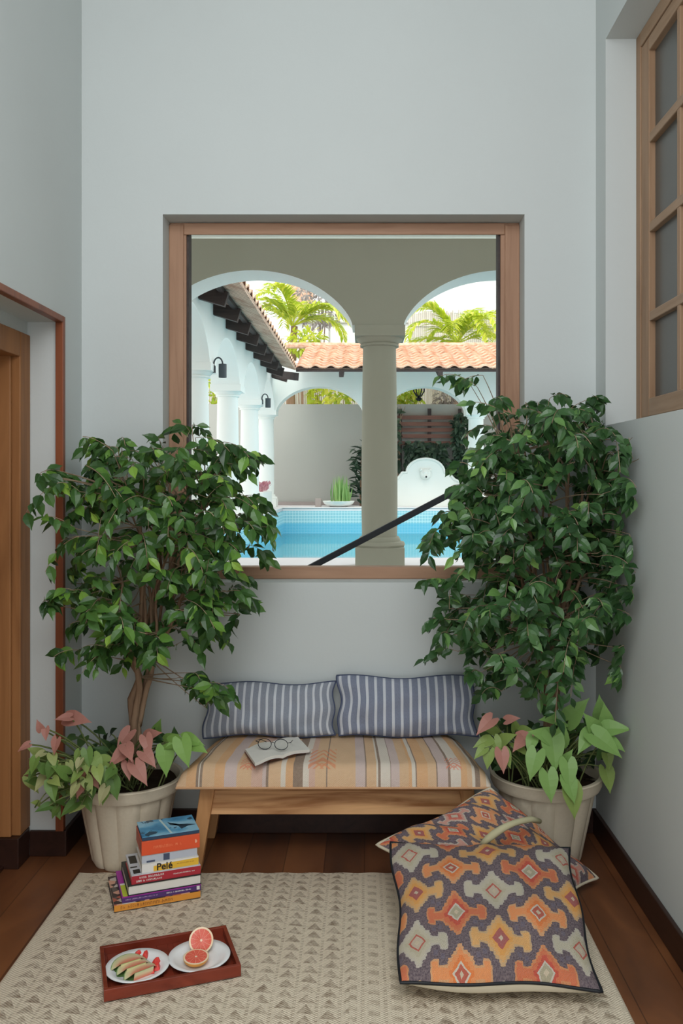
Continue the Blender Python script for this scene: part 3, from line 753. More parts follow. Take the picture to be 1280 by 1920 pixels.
c = m.mix((wv * .5 + .5) * (nz * .30), c, (0.20, 0.15, 0.10))
m.color(c); m.bump(wv * 0.5 + pat * 0.6 + nz, 0.6, 0.004)
rw, rh = -1.005, 0.012
b = MB(); rnd = random.Random(2)
def rugf(u, v):
    X = -1.008 + u * 1.70; Y = 1.1 + v * (3.112 - 1.1)
    e = min(u, 1-u, v, 1-v)
    return (X, Y + (0.003*math.sin(X*60) if v == 1 else 0), 0.0105 + 0.0015*math.sin(X*104) * (1 if e > 0 else 0) - (0.009 if e == 0 else 0))
b.grid(rugf, 170, 20, uv=False)
tag(b.build('rug', m.m, smooth=True), 'large beige woven rug with rows of small brown triangles', 'rug')

# ------------------------------------------------------------------ bench
BXL, BXR = -0.55, 0.36
bn = thing('wooden_bench', 'low wooden bench with splayed legs under the window', 'bench', (-.1, 3.27, 0))
MB().box(BXL + .02, BXR + .02, 3.10, 3.46, .295, .32).build('seat', M['bench'], bn, bevel=.004)
for yy in (3.130, 3.42): MB().box(BXL, BXR + .02, yy, yy + .022, .20, .295).build('apron', M['bench'], bn, bevel=.003)
for xx in (BXL, BXR - .005): MB().box(xx, xx + .025, 3.14, 3.42, .20, .295).build('side_rail', M['bench'], bn, bevel=.003)
for sx_, tx in ((-1, BXL), (1, BXR)):
    for y_ in (3.1145, 3.408):
        fo = .05 * sx_
        MB().add([(tx - .024 + (fo if k < 4 else 0), y_ + dy, z_) for k, (dy, z_) in enumerate([(0, 0), (0, 0), (0, 0), (0, 0)])] if False else
                 [(tx + fo - .024, y_, 0), (tx + fo + .020, y_, 0), (tx + fo + .020, y_ + .045, 0), (tx + fo - .024, y_ + .045, 0),
                  (tx - .028, y_ - .004, .318), (tx + .024, y_ - .004, .318), (tx + .024, y_ + .045, .318), (tx - .028, y_ + .045, .318)],
                 [(0,3,2,1),(4,5,6,7),(0,1,5,4),(1,2,6,5),(2,3,7,6),(3,0,4,7)]).build('leg', M['bench_v'], bn, bevel=.004)

# seat cushion in a striped flat-weave
m = Mat('striped_kilim', 0.9, 0.1); u, v, _ = m.coord('UV')
tan_, org, lil, cream, brn, pnk = (.68, .45, .27), (.70, .40, .20), (.60, .48, .46), (.70, .64, .56), (.24, .17, .13), (.64, .42, .34)
S = [(0, cream), (.012, org), (.055, brn), (.066, tan_), (.072, brn), (.080, tan_), (.09, org), (.12, lil), (.14, tan_), (.19, tan_)]
st = [(0.0, tan_), (.03, org), (.06, brn), (.068, cream), (.074, brn), (.082, tan_), (.12, org), (.15, lil), (.19, tan_), (.235, pnk), (.27, lil), (.285, brn), (.29, tan_), (.33, cream), (.345, org), (.37, brn), (.40, cream), (.42, pnk), (.44, tan_), (.475, brn), (.478, tan_)]
st2 = [(0.0, tan_), (.14, lil), (.20, brn), (.21, tan_), (.27, cream), (.285, brn), (.30, cream), (.36, brn), (.367, lil), (.42, tan_), (.48, org), (.50, cream), (.52, brn), (.528, org), (.60, tan_), (.655, brn), (.662, lil), (.73, brn), (.745, cream), (.81, org), (.85, tan_), (.88, cream), (.90, brn), (.93, tan_), (.97, cream)]
cA = m.ramp(u * 2.0 * .5, st, True)       # left half uses 0..0.5
cB = m.ramp((u - .5) * 2.0, st2, True)
c = m.mix(u > .5, cA, cB)
# woven motifs near the front
def motif(c, uc, vc, s, colr):
    a = (u - uc).abs() * (3.6 / s); q = (v - vc) / s
    ch = (((a * 1.0 + q).abs() * 9).frac() < .38) * (a < 0.22) * (q.abs() < .26)
    hook = (((a - q) * 5.5).frac() < .35) * (a < .12) * (q < -.02) * (q > -.26)
    return m.mix(ch.max(hook) * .72, c, colr)
c = motif(c, .462, .36, .72, (.72, .22, .09)); c = motif(c, .225, .27, .40, (.72, .18, .10)); c = motif(c, .885, .27, .40, (.72, .18, .10))
m.vec = m.nt.nodes.new('ShaderNodeTexCoord').outputs['UV']
nz = m.noise(40, 3, (3, 1, 1)); wn_ = ((v * 420).sin() * (u * 900).sin())
m.color(m.mix(nz * .28, c, (.74, .60, .45))); m.bump(wn_ + nz * 2, .35, .003)
M['kilim'] = m.m

def pad(name, parent, A, B, C_, D, h, mats, n=36, piping=None, pr=.006, pw=2.6, hb=None, dent=.03, wr=0.0, seed=0, bottom_name='underside', lip=0.0):
    """stuffed pad on the quad A(near-left) B(near-right) C(far-right) D(far-left); h bulge above, hb below"""
    A, B, C_, D = map(Vector, (A, B, C_, D)); N = ((B - A).cross(D - A) + (B - C_).cross(C_ - D) * -1).normalized()
    N = (B - A).cross(D - A).normalized()
    if N.z < -0.2 or (abs(N.z) < .2 and N.y > 0): N = -N
    ctr = (A + B + C_ + D) / 4; hb = h if hb is None else hb; rnd = random.Random(seed)
    ph = [rnd.uniform(0, 6) for _ in range(6)]
    def sp(u, v):
        a, c_ = 2*u - 1, 2*v - 1
        p = A.lerp(B, u).lerp(D.lerp(C_, u), v)
        ins = dent * ((1 - c_*c_) * a*abs(a)**3), dent * ((1 - a*a) * c_*abs(c_)**3)
        p = p - (B - A) * ins[0] - (D - A) * ins[1]
        p = p + (B - A).normalized() * (wr * 1.6 * math.sin(c_*5 + ph[3]) * abs(a)**3) + (D - A).normalized() * (wr * 1.6 * math.sin(a*4.5 + ph[4]) * abs(c_)**3)
        return p, a, c_
    def bulge(a, c_): return ((1 - abs(a)**pw) * (1 - abs(c_)**pw)) ** .5
    def top(u, v):
        p, a, c_ = sp(u, v); g = bulge(a, c_)
        w_ = wr * (math.sin(9*a + ph[0] + 3*c_) + math.sin(7*c_ + ph[1] - 4*a) + .6*math.sin(17*a + 5*c_ + ph[2])) * min(1, g * 1.5)
        return p + N * (h * g + w_)
    def bot(u, v):
        p, a, c_ = sp(u, v); g = bulge(a, c_)
        return p - N * (hb * g) - (D - A).normalized() * (lip * min(1, g*2.2) * max(0, 1 - v*5))
    b = MB(); b.grid(top, n, n); o1 = b.build(name, mats[0], parent, smooth=True)
    b = MB(); b.grid(bot, n, n); o2 = b.build(bottom_name, mats[-1], parent, smooth=True)
    if piping:
        pts = []
        for k in range(n): pts.append(sp(k/n, 0)[0])
        for k in range(n): pts.append(sp(1, k/n)[0])
        for k in range(n): pts.append(sp(1 - k/n, 1)[0])
        for k in range(n): pts.append(sp(0, 1 - k/n)[0])
        MB().tube(pts, pr, 6, closed=True).build('piping', piping, parent, smooth=True)
    return top
sc_ = thing('seat_cushion', 'striped orange and cream flat-weave seat cushion along the bench', 'cushion', (-.1, 3.23, .32))
# slab shaped: top face, front roll, ends tapering
def seatpad():
    x0, x1, y0, y1, z0, zt = -.652, .437, 3.045, 3.44, .322, .398
    b = MB(); nu, nv = 90, 22
    def top(u, v):
        # v 0..0.3 front face curling up, rest top
        e = min(u, 1-u); k = min(1, e / .075) ** .5
        zz = z0 + .016 + (zt - z0 - .016) * k
        tp = .045 * (1 - k)
        if v < .28:
            a = v / .28 * math.pi/2; Y = y0 + .028 - .028*math.sin(math.pi/2 + a*0) * math.cos(a) * 1.0; Z = z0 + (zz - z0) * math.sin(a)
            Y = y0 + .045 * (1 - math.cos(a)) ; vv = 0
        else:
            t = (v - .28) / .72; Y = y0 + .045 + t * (y1 - y0 - .045); Z = zz + .006 * math.sin(math.pi*t) * k
            vv = t
        X = x0 + u * (x1 - x0); X = X + (.055 * vv) * (1 - 2*u) 
        Z += .0018 * math.sin(X*70) * math.sin(Y*50)
        return (X, Y, Z)
    b.grid(top, nu, nv)
    b.build('cover', M['kilim'], sc_, smooth=True)
    MB().grid(lambda u, v: (x0 + u*(x1-x0) + .055*v*(1-2*u), y0 + v*(y1-y0), z0), 8, 4).build('underside', M['cream'], sc_)
    pts = [(x0 + k/20*(x1-x0), y0 - .001, z0 + .003) for k in range(21)]
    MB().tube(pts, .004, 6).build('piping', M['kilim_edge'], sc_)
    for s_, X in ((0, x0), (1, x1)):
        MB().grid(lambda u, v: (X + (.055*u if s_ == 0 else -.055*u), y0 + u*(y1 - y0), z0 + v*.017), 6, 1).build('end_gusset', M['cream'], sc_)
M['cream'] = plain('cream_cotton', (.58, .50, .40), .9, .1)
M['kilim_edge'] = plain('orange_edge', (.58, .34, .19), .9, .1)
seatpad()

# striped pillows
def stripe_mat(name, n, navy, ph=0.0):
    m = Mat(name, .9, .1); u, v, _ = m.coord('UV')
    f = (u * n + ph).frac(); st_ = ((f - .5).abs() < .155)
    m.vec = m.nt.nodes.new('ShaderNodeTexCoord').outputs['UV']
    nz = m.noise(30, 4, (4, 1, 1)); w = (v * 600).sin() * (u * 900).sin()
    base = m.mix(nz, navy, tuple(min(1, c_ * 1.45) for c_ in navy))
    m.color(m.mix(st_ * (.9 - nz * .2), base, (.74, .76, .80))); m.bump(w * .5 + nz, .4, .003); return m.m
navy = (.135, .165, .235)
def pillow(label, x0, x1, z0, z1, yb, yt, mat, seed, pipe):
    z0 += .008
    r = thing('throw_pillow', label, 'pillow', ((x0+x1)/2, yb, z0), 'striped pillows on the bench')
    top = pad('cover', r, (x0, yb, z0), (x1, yb, z0), (x1, yt, z1), (x0, yt, z1), 0.058, [mat, mat], 44, pipe, .0035, 2.2, .04, .018, .004, seed, 'back_cover')
    return r
M['navy'] = plain('navy_cord', (.07, .085, .14), .9, .1)
yb, yt = 3.362, 3.425
a, c_ = P(380, 1393, yb), P(629, 1280, yt)
pillow('blue and white striped pillow on the left half of the bench', a.x, c_.x, .402, c_.z, yb, yt, stripe_mat('blue_grey_stripe', 17, (.235, .255, .30), .2), 1, M['navy'])
a, c_ = P(632, 1393, yb), P(890, 1268, yt)
pillow('darker blue striped pillow on the right half of the bench', a.x, c_.x, .402, c_.z, yb, yt, stripe_mat('navy_stripe', 16, (.19, .21, .275), .1), 2, M['navy'])

# open book and glasses
ob = thing('open_book', 'open book lying face up on the striped seat cushion', 'book', P(505, 1415, 3.19))
M['paper'] = plain('book_paper', (.74, .72, .66), .8, .1); M['cover_dark'] = plain('book_cover_maroon', (.16, .05, .03), .5, .3)
bo = Vector((P(528, 1425, 0).x, 0, 0)); zt = .405
S0 = G(530, 1424, zt); S1 = G(505, 1393, zt)              # spine near and far ends
S0 = Vector((S0.x, S0.y, zt)); S1 = Vector((S1.x, S1.y, zt))
sp_d = (S1 - S0).normalized(); S1 = S0 + sp_d * .165; lft = Vector((-sp_d.y, sp_d.x, 0))
Lc = G(481, 1441, zt) - S0; Rc = G(575, 1412, zt) - S0
def page(sd_, far, lift):
    b = MB()
    def fn(u, v):
        base_ = S0 + far * (u * 1.0) + sp_d * (.165 * v)
        hgt = lift * math.sin(min(1, u * 1.15) * math.pi) ** .8 * (1 - .35*u) + .004
        return base_ + Vector((0, 0, .010 + hgt))
    b.grid(fn, 14, 4); 
    def fl(u, v):
        p = Vector(fn(u, 0)); return Vector((p.x, p.y, p.z - v * (.011 + .0)))
    b.grid(fl, 14, 1)
    def fr_(u, v):
        p = Vector(fn(1, u)); return Vector((p.x, p.y, p.z - v * .010))
    b.grid(fr_, 4, 1)
    b.build('page_block', M['paper'], ob, smooth=True, angle=40)
    b = MB(); b.grid(lambda u, v: S0 + far * (u * 1.03) + sp_d * (.172 * v - .003) + Vector((0, 0, .0035 + .6 * lift * math.sin(min(1, u*1.1)*math.pi)**.8 * (1-.35*u))), 14, 2)
    b.build('cover', M['cover_dark'], ob)
fl_ = Vector((Lc.x, Lc.y, 0)); fl_ = fl_.normalized() * .125; fr2 = Vector((Rc.x, Rc.y, 0)).normalized() * .115
# square the pages to the spine
nl = lft * .118
page(-1, (fl_ * .75 + nl * .25), .010); page(1, (fr2 * .8 - nl * .2), .008)
gl_ = thing('eyeglasses', 'thin dark-framed eyeglasses resting on the open book', 'glasses', P(512, 1398, 3.24))
gz = .4255
gc = G(512, 1400, gz + .014); ga = .12
gx = Vector((math.cos(-ga), math.sin(-ga), 0)); gy = Vector((-gx.y, gx.x, 0))
def gp(a, d, h): return Vector((gc.x, gc.y, gz)) + gx*a + gy*d + Vector((0, 0, h))
M['lens'] = clear_glass('spectacle_lens', (.97, .98, .98), 1.0)
for s_, nm in ((-1, 'left'), (1, 'right')):
    ring = [gp(s_*.030 + .024*math.cos(t), -.004 + -.010*math.sin(t)*0, .004 + .020 + .019*math.sin(t)) for t in [2*math.pi*k/24 for k in range(24)]]
    rim = MB().tube(ring, .0013, 6, closed=True).build('rim', M['black'], gl_, smooth=True)
    MB().prism(ring, gy * .0012).build('lens', M['lens'], gl_)
    MB().tube([gp(s_*.054, -.004, .030), gp(s_*.064, 0, .032), gp(s_*.060, .05, .024), gp(s_*.045, .085, .004)], .0012, 6).build('temple', M['black'], gl_)
MB().tube([gp(-.007, -.004, .028), gp(0, -.004, .031), gp(.007, -.004, .028)], .0012, 6).build('bridge', M['black'], gl_)

# ------------------------------------------------------------------ pots and plants
m = Mat('cast_stone_pot', 0.8, 0.15); m.pos(); n = m.noise(7, 5); f = m.noise(90, 3)
m.color(m.mix(n * .7 + f * .3, (0.50, 0.425, 0.32), (0.74, 0.66, 0.52))); m.bump(f, .25, .003); M['stone'] = m.m
def make_pot(r, c_, rt, rb, h):
    nfl = 12; n = 96
    def rad(z, a):
        t = z / h; rr = rb + (rt * .93 - rb) * t
        fl = abs(math.sin(a * nfl / 2)) ** .5
        return rr * (.93 + .07 * fl * (1 if z < h * .86 else 0))
    b = MB()
    zs = [0, .01, .1*h, .3*h, .5*h, .7*h, .84*h, .87*h]
    b.grid(lambda u, v: (0, 0, 0), 0, 0, uv=False) if False else None
    vs = []; 
    for z in zs:
        for k in range(n):
            a = 2*math.pi*k/n; q = rad(z, a) * (.97 if z == 0 else 1); vs.append((c_[0] + q*math.cos(a), c_[1] + q*math.sin(a), c_[2] + z))
    fs = [(i*n+k, i*n+(k+1)%n, (i+1)*n+(k+1)%n, (i+1)*n+k) for i in range(len(zs)-1) for k in range(n)] + [tuple(range(n))[::-1]]
    b.add(vs, fs); p = b.build('pot', M['stone'], r, smooth=True, angle=50)
    MB().lathe([(rt*.90, h*.845), (rt*.955, h*.855), (rt*.985, h*.90), (rt*.99, h*.975), (rt, h*.985), (rt*.99, h), (rt*.93, h), (rt*.90, h*.97), (rt*.89, h*.85)], 64, c_).build('pot_rim', M['stone'], p, smooth=True, angle=40)
    MB().grid(lambda u, v: (c_[0] + rt*.9*v*math.cos(2*math.pi*u), c_[1] + rt*.9*v*math.sin(2*math.pi*u), c_[2] + h*.90 + .006*math.sin(u*40+v*9)*v), 40, 8, uv=False).build('soil', M['soil'], r)

def clampmb(b):
    for p in b.v:
        if p.z < 1.6 or p.y > 3.32: p.x = min(p.x, XR - .008)
        if p.y > 3.24 or p.z > 1.97: p.x = max(p.x, XL + .012)
        p.y = min(p.y, YB - .006 if p.z < 1.0 or p.z > 2.47 or p.x < ox0 + .03 or p.x > ox1 - .03 else YB + .07)
def bez(a, b_, c_, n=8):
    a, b_, c_ = map(Vector, (a, b_, c_)); return [a*(1-t)**2 + b_*2*t*(1-t) + c_*t*t for t in [k/n for k in range(n+1)]]

def ficus(r, base, trunks, poly, ncl, seed, mat, ylo, yhi, holes, leafL, xlim, nleaf=(9, 14), extra=(), pull=0.5):
    """multi-stem ficus: trunk stems, thin branches to leaf clusters inside the outline poly (pixels)"""
    rnd = random.Random(seed)
    tb = MB(); tips = []
    for pts, r0, r1 in trunks:
        pts = [Vector(q) for q in pts]; fine = []
        for i in range(len(pts) - 1):
            a, b_ = pts[i], pts[i+1]
            for k in range(4): fine.append(a.lerp(b_, k/4) + rv(rnd, .002))
        fine.append(pts[-1]); N = len(fine)
        tb.tube(fine, [r0 + (r1 - r0)*k/(N-1) for k in range(N)], 8); tips += [(fine[k], r1) for k in range(N//2, N)]
    tb.build('trunk', M['bark'], r, smooth=True)
    xs = [p[0] for p in poly]; ys = [p[1] for p in poly]; cl = []
    while len(cl) < ncl:
        px, py = rnd.uniform(min(xs), max(xs)), rnd.uniform(min(ys), max(ys))
        if not inside(poly, px, py): continue
        Y = rnd.uniform(ylo, yhi)
        skip = False
        for hx, hy, hw, hh, pr in holes:
            if ((px-hx)/hw)**2 + ((py-hy)/hh)**2 < 1 and rnd.random() < pr: skip = True
        if skip: continue
        q = P(px, py, Y)
        if not (xlim[0] < q.x < xlim[1]): continue
        cl.append((q, 1.0))
    cl += [(P(px, py, Y), s_) for px, py, Y, s_ in extra]
    lb = MB(); bb = MB()
    cxm = sum(t[0].x for t in tips) / len(tips); cym = sum(t[0].y for t in tips)/len(tips)
    for q, s_ in cl:
        cand = [t for t in tips if t[0].z < q.z + .05] or tips
        t0 = min(cand, key=lambda t: (t[0] - q).length + rnd.uniform(0, .07))[0]
        out = Vector((q.x - cxm, (q.y - cym) * .6, 0)); ol = out.length; out = out.normalized() if ol > .01 else Vector((1, 0, 0))
        mid = t0.lerp(q, .5) + Vector((-out.x*.02, 0, .015 + .06*ol)) + rv(rnd, .015)
        start = q + Vector((0, 0, .035))
        br = bez(t0, mid, start, 7); bb.tube(br, [.0032 - .0003*k for k in range(8)], 4, cap=False)
        # drooping spray
        n = rnd.randint(*nleaf); dirx = out * rnd.uniform(.1, .9) + rv(rnd, .75); dirx.z = rnd.uniform(-.3, .45)
        dirx.normalize(); Ls_ = rnd.uniform(.075, .15) * s_
        e1 = start + dirx * Ls_ * .6 + Vector((0, 0, .012)); e2 = start + dirx * Ls_ - Vector((0, 0, Ls_ * rnd.uniform(.1, .6)))
        tw = bez(start, e1, e2, n)
        for p in tw:
            if p.x < xlim[0] - .0: p.x = xlim[0]
            if p.x > xlim[1]: p.x = xlim[1]
            p.y = min(p.y, 3.43)
        bb.tube(tw, [.0012] * len(tw), 3, cap=False)
        for k, p in enumerate(tw[1:]):
            t_ = (tw[k+1] - tw[k]); t_ = t_.normalized() if t_.length > 1e-6 else dirx
            sd = t_.cross(Vector((0, 0, 1))); sd = sd.normalized() if sd.length > 1e-3 else Vector((1, 0, 0))
            s2_ = 1 if k % 2 else -1
            d = t_ * .5 + sd * s2_ * .75 + Vector((0, 0, -rnd.uniform(.0, 1.0))) + rv(rnd, .4)
            if p.y > 3.36: d.y = -abs(d.y)
            if p.x > xlim[1] - .05: d.x = -abs(d.x)
            if p.x < xlim[0] + .05: d.x = abs(d.x)
            L_ = leafL * rnd.uniform(.65, 1.15)
            nrm = Vector((rnd.uniform(-.5, .5), -.75, .65)) + rv(rnd, .5)
            leaf(lb, p + d.normalized() * .004, d, nrm, L_, L_ * rnd.uniform(.46, .60), .28, rnd.uniform(.1, .45), rows=((0, 0), (.18, .62), (.42, 1), (.68, .72), (.86, .22), (1, 0)))
    for mb_ in (bb, lb): clampmb(mb_)
    bb.build('branch', M['twig'], r)
    lb.build('foliage', mat, r, smooth=False)

# arrowhead leaves
M['syn_green'] = leafmat('arrowhead_green', [(0.0, (0.10, 0.24, 0.05)), (0.5, (0.22, 0.42, 0.09)), (1.0, (0.42, 0.60, 0.18))], .42, .35, .25)
M['syn_var'] = leafmat('arrowhead_variegated', [(0.0, (0.10, 0.20, 0.05)), (0.4, (0.20, 0.34, 0.08)), (0.75, (0.38, 0.48, 0.14)), (1.0, (0.52, 0.50, 0.28))], .42, .35, .25)
M['syn_pink'] = leafmat('arrowhead_pink', [(0.0, (0.34, 0.12, 0.10)), (0.5, (0.50, 0.22, 0.18)), (1.0, (0.60, 0.33, 0.26))], .45, .3, .2)
M['syn_light'] = leafmat('arrowhead_light_green', [(0.0, (0.16, 0.33, 0.07)), (0.6, (0.26, 0.45, 0.13)), (1.0, (0.34, 0.52, 0.19))], .38, .35, .25)
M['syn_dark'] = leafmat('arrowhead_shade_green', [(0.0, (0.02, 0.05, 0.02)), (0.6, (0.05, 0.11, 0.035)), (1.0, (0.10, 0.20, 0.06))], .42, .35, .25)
def heart(b, p, d, nrm, L, W=None, fold=.18, droop=.25):
    """arrowhead leaf with two back lobes"""
    W = W or L * .78
    d = Vector(d).normalized(); nrm = Vector(nrm).normalized(); sd = d.cross(nrm)
    sd = sd.normalized() if sd.length > 1e-3 else d.orthogonal().normalized(); up = sd.cross(d).normalized()
    def q(t, w): return Vector(p) + d*(L*t) + sd*(W*.5*w) + up*(fold*W*.5*abs(w) - droop*L*max(0, t)**2)
    ou = [(-.10, .10), (-.26, .42), (-.22, .72), (0, .92), (.22, .93), (.45, .74), (.70, .42), (.88, .15)]
    mid = [0, -.02, 0, .04, .22, .45, .70, .88]
    vs = [q(t, 0) for t in mid] + [q(1.03, 0)]
    vsR = [q(t, w) for t, w in ou]; vsL = [q(t, -w) for t, w in ou]
    n0 = len(mid); fs = []
    allv = vs + vsR + vsL; R0 = n0 + 1; L0 = R0 + n0
    for i in range(n0 - 1):
        fs += [(i, i+1, R0+i+1, R0+i), (i+1, i, L0+i, L0+i+1)]
    fs += [(n0-1, n0, R0+n0-1), (n0, n0-1, L0+n0-1)]
    b.add(allv, fs)
def arrowheads(r, c_, items, name, mat, stem_from, seed):
    """items: (px, py, Y, length, dir x, dir z)"""
    rnd = random.Random(seed); b = MB(); sb = MB()
    for (px, py, Y, L, dx, dz) in items:
        tip = P(px, py, Y); d = Vector((dx, -.45 + rnd.uniform(-.1, .1), dz))
        nrm = Vector((dx * .3, -1.0, .9)) + rv(rnd, .15)
        dn = d.normalized(); p = tip - dn * L * .4
        heart(b, p, d, nrm, L)
        if len(items) < 30:
            clampmb(b); b.build(name, mat, r); b = MB()
        s0 = Vector(stem_from) + Vector((rnd.uniform(-.07, .07), rnd.uniform(-.08, .05), 0))
        mid = s0.lerp(p, .55) + Vector((0, 0, .05 + .05*rnd.random()))
        sb.tube(bez(s0, mid, p, 7), [.0028]*8, 4, cap=False)
    if b.v: clampmb(b); b.build(name, mat, r, smooth=False)
    clampmb(sb); return sb

LC = (-.870, 3.245, 0.0)
lp_ = thing('potted_ficus', 'bushy ficus with twisted trunk in a fluted stone pot left of the bench', 'potted plant', LC)
make_pot(lp_, LC, .200, .128, .302)
def TP(*l): return [P(*q) for q in l]
trunksL = [(TP((250, 1425, 3.25), (252, 1370, 3.25), (246, 1310, 3.25), (262, 1270, 3.25), (240, 1225, 3.24), (236, 1160, 3.22), (228, 1090, 3.2)), .019, .006),
           (TP((256, 1425, 3.26), (258, 1360, 3.26), (270, 1300, 3.27), (280, 1250, 3.27), (283, 1180, 3.26), (300, 1080, 3.25), (300, 1000, 3.22)), .016, .005),
           (TP((247, 1425, 3.24), (252, 1350, 3.23), (262, 1290, 3.22), (253, 1240, 3.22), (262, 1180, 3.2), (268, 1080, 3.18), (262, 960, 3.15)), .015, .005),
           (TP((260, 1360, 3.26), (275, 1290, 3.25), (290, 1235, 3.24), (316, 1180, 3.22), (345, 1110, 3.2), (365, 1020, 3.18), (385, 920, 3.15)), .012, .004),
           (TP((270, 1290, 3.28), (295, 1210, 3.3), (322, 1130, 3.3), (330, 1030, 3.3), (318, 940, 3.28)), .010, .004)]
rnd = random.Random(77)
for k in range(9):
    x0 = rnd.uniform(268, 300); trunksL.append((TP((x0, 1190, 3.2 + rnd.uniform(-.05, .1)), (x0 + rnd.uniform(-10, 20), 1100, 3.2), (x0 + rnd.uniform(-25, 45), 1010, 3.2 + rnd.uniform(-.1, .1)), (x0 + rnd.uniform(-60, 90), 930, 3.15)), .006, .003))
polyL = [(95, 900), (150, 893), (190, 865), (232, 845), (300, 850), (335, 838), (352, 822), (415, 838), (455, 862), (462, 915), (455, 960), (468, 1000), (455, 1040), (425, 1070), (425, 1110), (448, 1150), (440, 1180), (415, 1165), (395, 1195), (360, 1215), (345, 1255), (300, 1265), (275, 1230), (215, 1245), (150, 1225), (165, 1175), (130, 1150), (85, 1150), (105, 1120), (160, 1090), (140, 1050), (135, 990), (140, 945), (105, 920)]
exL = [(72, 908, 3.0, .6), (100, 900, 3.02, .8), (80, 1150, 3.0, .8), (150, 1238, 3.05, .8), (205, 1250, 3.1, .8), (228, 838, 3.2, .5), (455, 985, 3.15, 1), (462, 1040, 3.15, 1), (450, 1170, 3.1, .7), (360, 1280, 3.1, .7), (385, 1300, 3.08, .9), (400, 1330, 3.05, .9), (372, 1310, 3.1, .8), (360, 815, 3.2, .7), (385, 1345, 3.08, .7), (330, 1290, 3.15, .7)]
ficus(lp_, LC, trunksL, polyL, 225, 5, M['ficus'], 2.92, 3.38, [(292, 1070, 34, 60, .7)], .060, (-1.09, 9), (8, 13), exL)

itG = [(330, 1392, 3.1, .085, .8, .15), (345, 1408, 3.05, .09, .3, -.7), (358, 1388, 3.1, .08, 1, .0), (310, 1425, 3.08, .09, .15, -.9), (318, 1385, 3.2, .07, .6, .5), (295, 1365, 3.3, .06, .3, 1), (372, 1402, 3.08, .06, .9, -.1)]
for k in range(1): pass
sbm = arrowheads(lp_, LC, itG, 'arrowhead_leaf', M['syn_green'], (-.80, 3.22, .27), 1)
itP = [(143, 1348, 3.08, .085, .9, .05), (120, 1345, 3.05, .05, -.8, .1), (232, 1385, 3.15, .075, -.4, -.5), (282, 1378, 3.12, .075, .7, .45), (276, 1395, 3.08, .065, .3, -.6), (222, 1418, 3.05, .08, -.5, -.35), (240, 1408, 3.03, .07, .3, -.2), (278, 1420, 3.05, .07, .6, -.4), (262, 1448, 3.02, .08, .5, -.5), (240, 1442, 3.04, .06, .2, -.6), (155, 1455, 3.0, .05, -.1, -1), (175, 1462, 3.0, .06, .5, -.3),
       (85, 1375, 2.98, .04, .1, -.6), (103, 1398, 2.98, .05, -.2, -1), (74, 1362, 2.98, .04, -.2, .9), (45, 1400, 2.95, .04, -.7, -.3), (150, 1480, 2.98, .05, -.4, -.9)]
s2b = arrowheads(lp_, LC, itP, 'pink_arrowhead_leaf', M['syn_pink'], (-.90, 3.22, .27), 2)
rnd = random.Random(19); itV = []
for _ in range(78):
    t = rnd.random(); px = rnd.uniform(58, 215); lo = 1405 + (px - 58) * .10; hi = 1530 - abs(px - 110) * .42
    if px > 190 and rnd.random() < .6: continue
    py = rnd.uniform(lo, hi); itV.append((px, py, rnd.uniform(2.93, 3.1), rnd.uniform(.035, .065), rnd.uniform(-1, .7), rnd.uniform(-1.1, .5)))
itV += [(205, 1438, 3.0, .06, .3, .3), (188, 1425, 3.02, .065, -.5, .3), (175, 1440, 3.0, .06, -.6, .1), (215, 1478, 2.97, .065, .3, -1), (195, 1492, 2.97, .05, -.2, -1), (62, 1435, 2.96, .05, -.3, -1), (207, 1460, 2.98, .07, .2, -.8)]
itV = [q for q in itV if P(q[0], 0, q[2]).x > -1.22]
s3b = arrowheads(lp_, LC, itV, 'variegated_arrowhead_leaf', M['syn_var'], (-.97, 3.18, .27), 3)
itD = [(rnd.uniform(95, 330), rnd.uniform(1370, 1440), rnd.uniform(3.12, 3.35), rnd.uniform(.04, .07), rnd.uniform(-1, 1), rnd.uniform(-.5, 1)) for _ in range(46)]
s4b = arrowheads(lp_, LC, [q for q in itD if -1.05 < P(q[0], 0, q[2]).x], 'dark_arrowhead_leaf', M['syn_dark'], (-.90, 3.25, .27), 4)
sb = MB(); 
for q in (sbm, s2b, s3b, s4b): sb.add(q.v, q.f)
M['stalk'] = plain('green_stalk', (.16, .20, .07), .6, .3)
sb.build('arrowhead_stalk', M['stalk'], lp_, smooth=True)

RC = (.668, 3.245, 0.0)
rp_ = thing('potted_ficus', 'tall dense ficus in a fluted stone pot in the right corner', 'potted plant', RC)
make_pot(rp_, RC, .205, .125, .318)
trunksR = []
rnd = random.Random(33)
for k in range(16):
    x0 = rnd.uniform(1012, 1050); x1 = rnd.uniform(985, 1090); x2 = rnd.uniform(930, 1150); x3 = x2 + rnd.uniform(-40, 40)
    y_ = 3.25 + rnd.uniform(-.06, .06)
    tp_ = TP((x0, 1430, 3.25), ((x0 + 1033)/2, 1340, 3.25), (x0 + (x1 - x0)*.5, 1250, y_), (x1, 1150, y_), (x1*.4 + x2*.6, 1020, y_ - .03), (x3, rnd.uniform(830, 930), y_ - .05))
    for q in tp_: q.x = min(q.x, .86)
    trunksR.append((tp_, rnd.uniform(.006, .0125), .003))
trunksR[0] = (trunksR[0][0], .017, .004); trunksR[1] = (trunksR[1][0], .016, .004)
polyR = [(945, 790), (985, 790), (1035, 785), (1100, 780), (1125, 815), (1155, 835), (1190, 850), (1200, 900), (1185, 945), (1165, 980), (1180, 1020), (1170, 1090), (1172, 1170), (1160, 1240), (1130, 1215), (1095, 1240), (1050, 1290), (1000, 1290), (950, 1300), (915, 1260), (870, 1225), (850, 1185), (880, 1130), (880, 1090), (885, 1050), (850, 1020), (875, 990), (890, 940), (905, 890), (930, 860), (955, 830)]
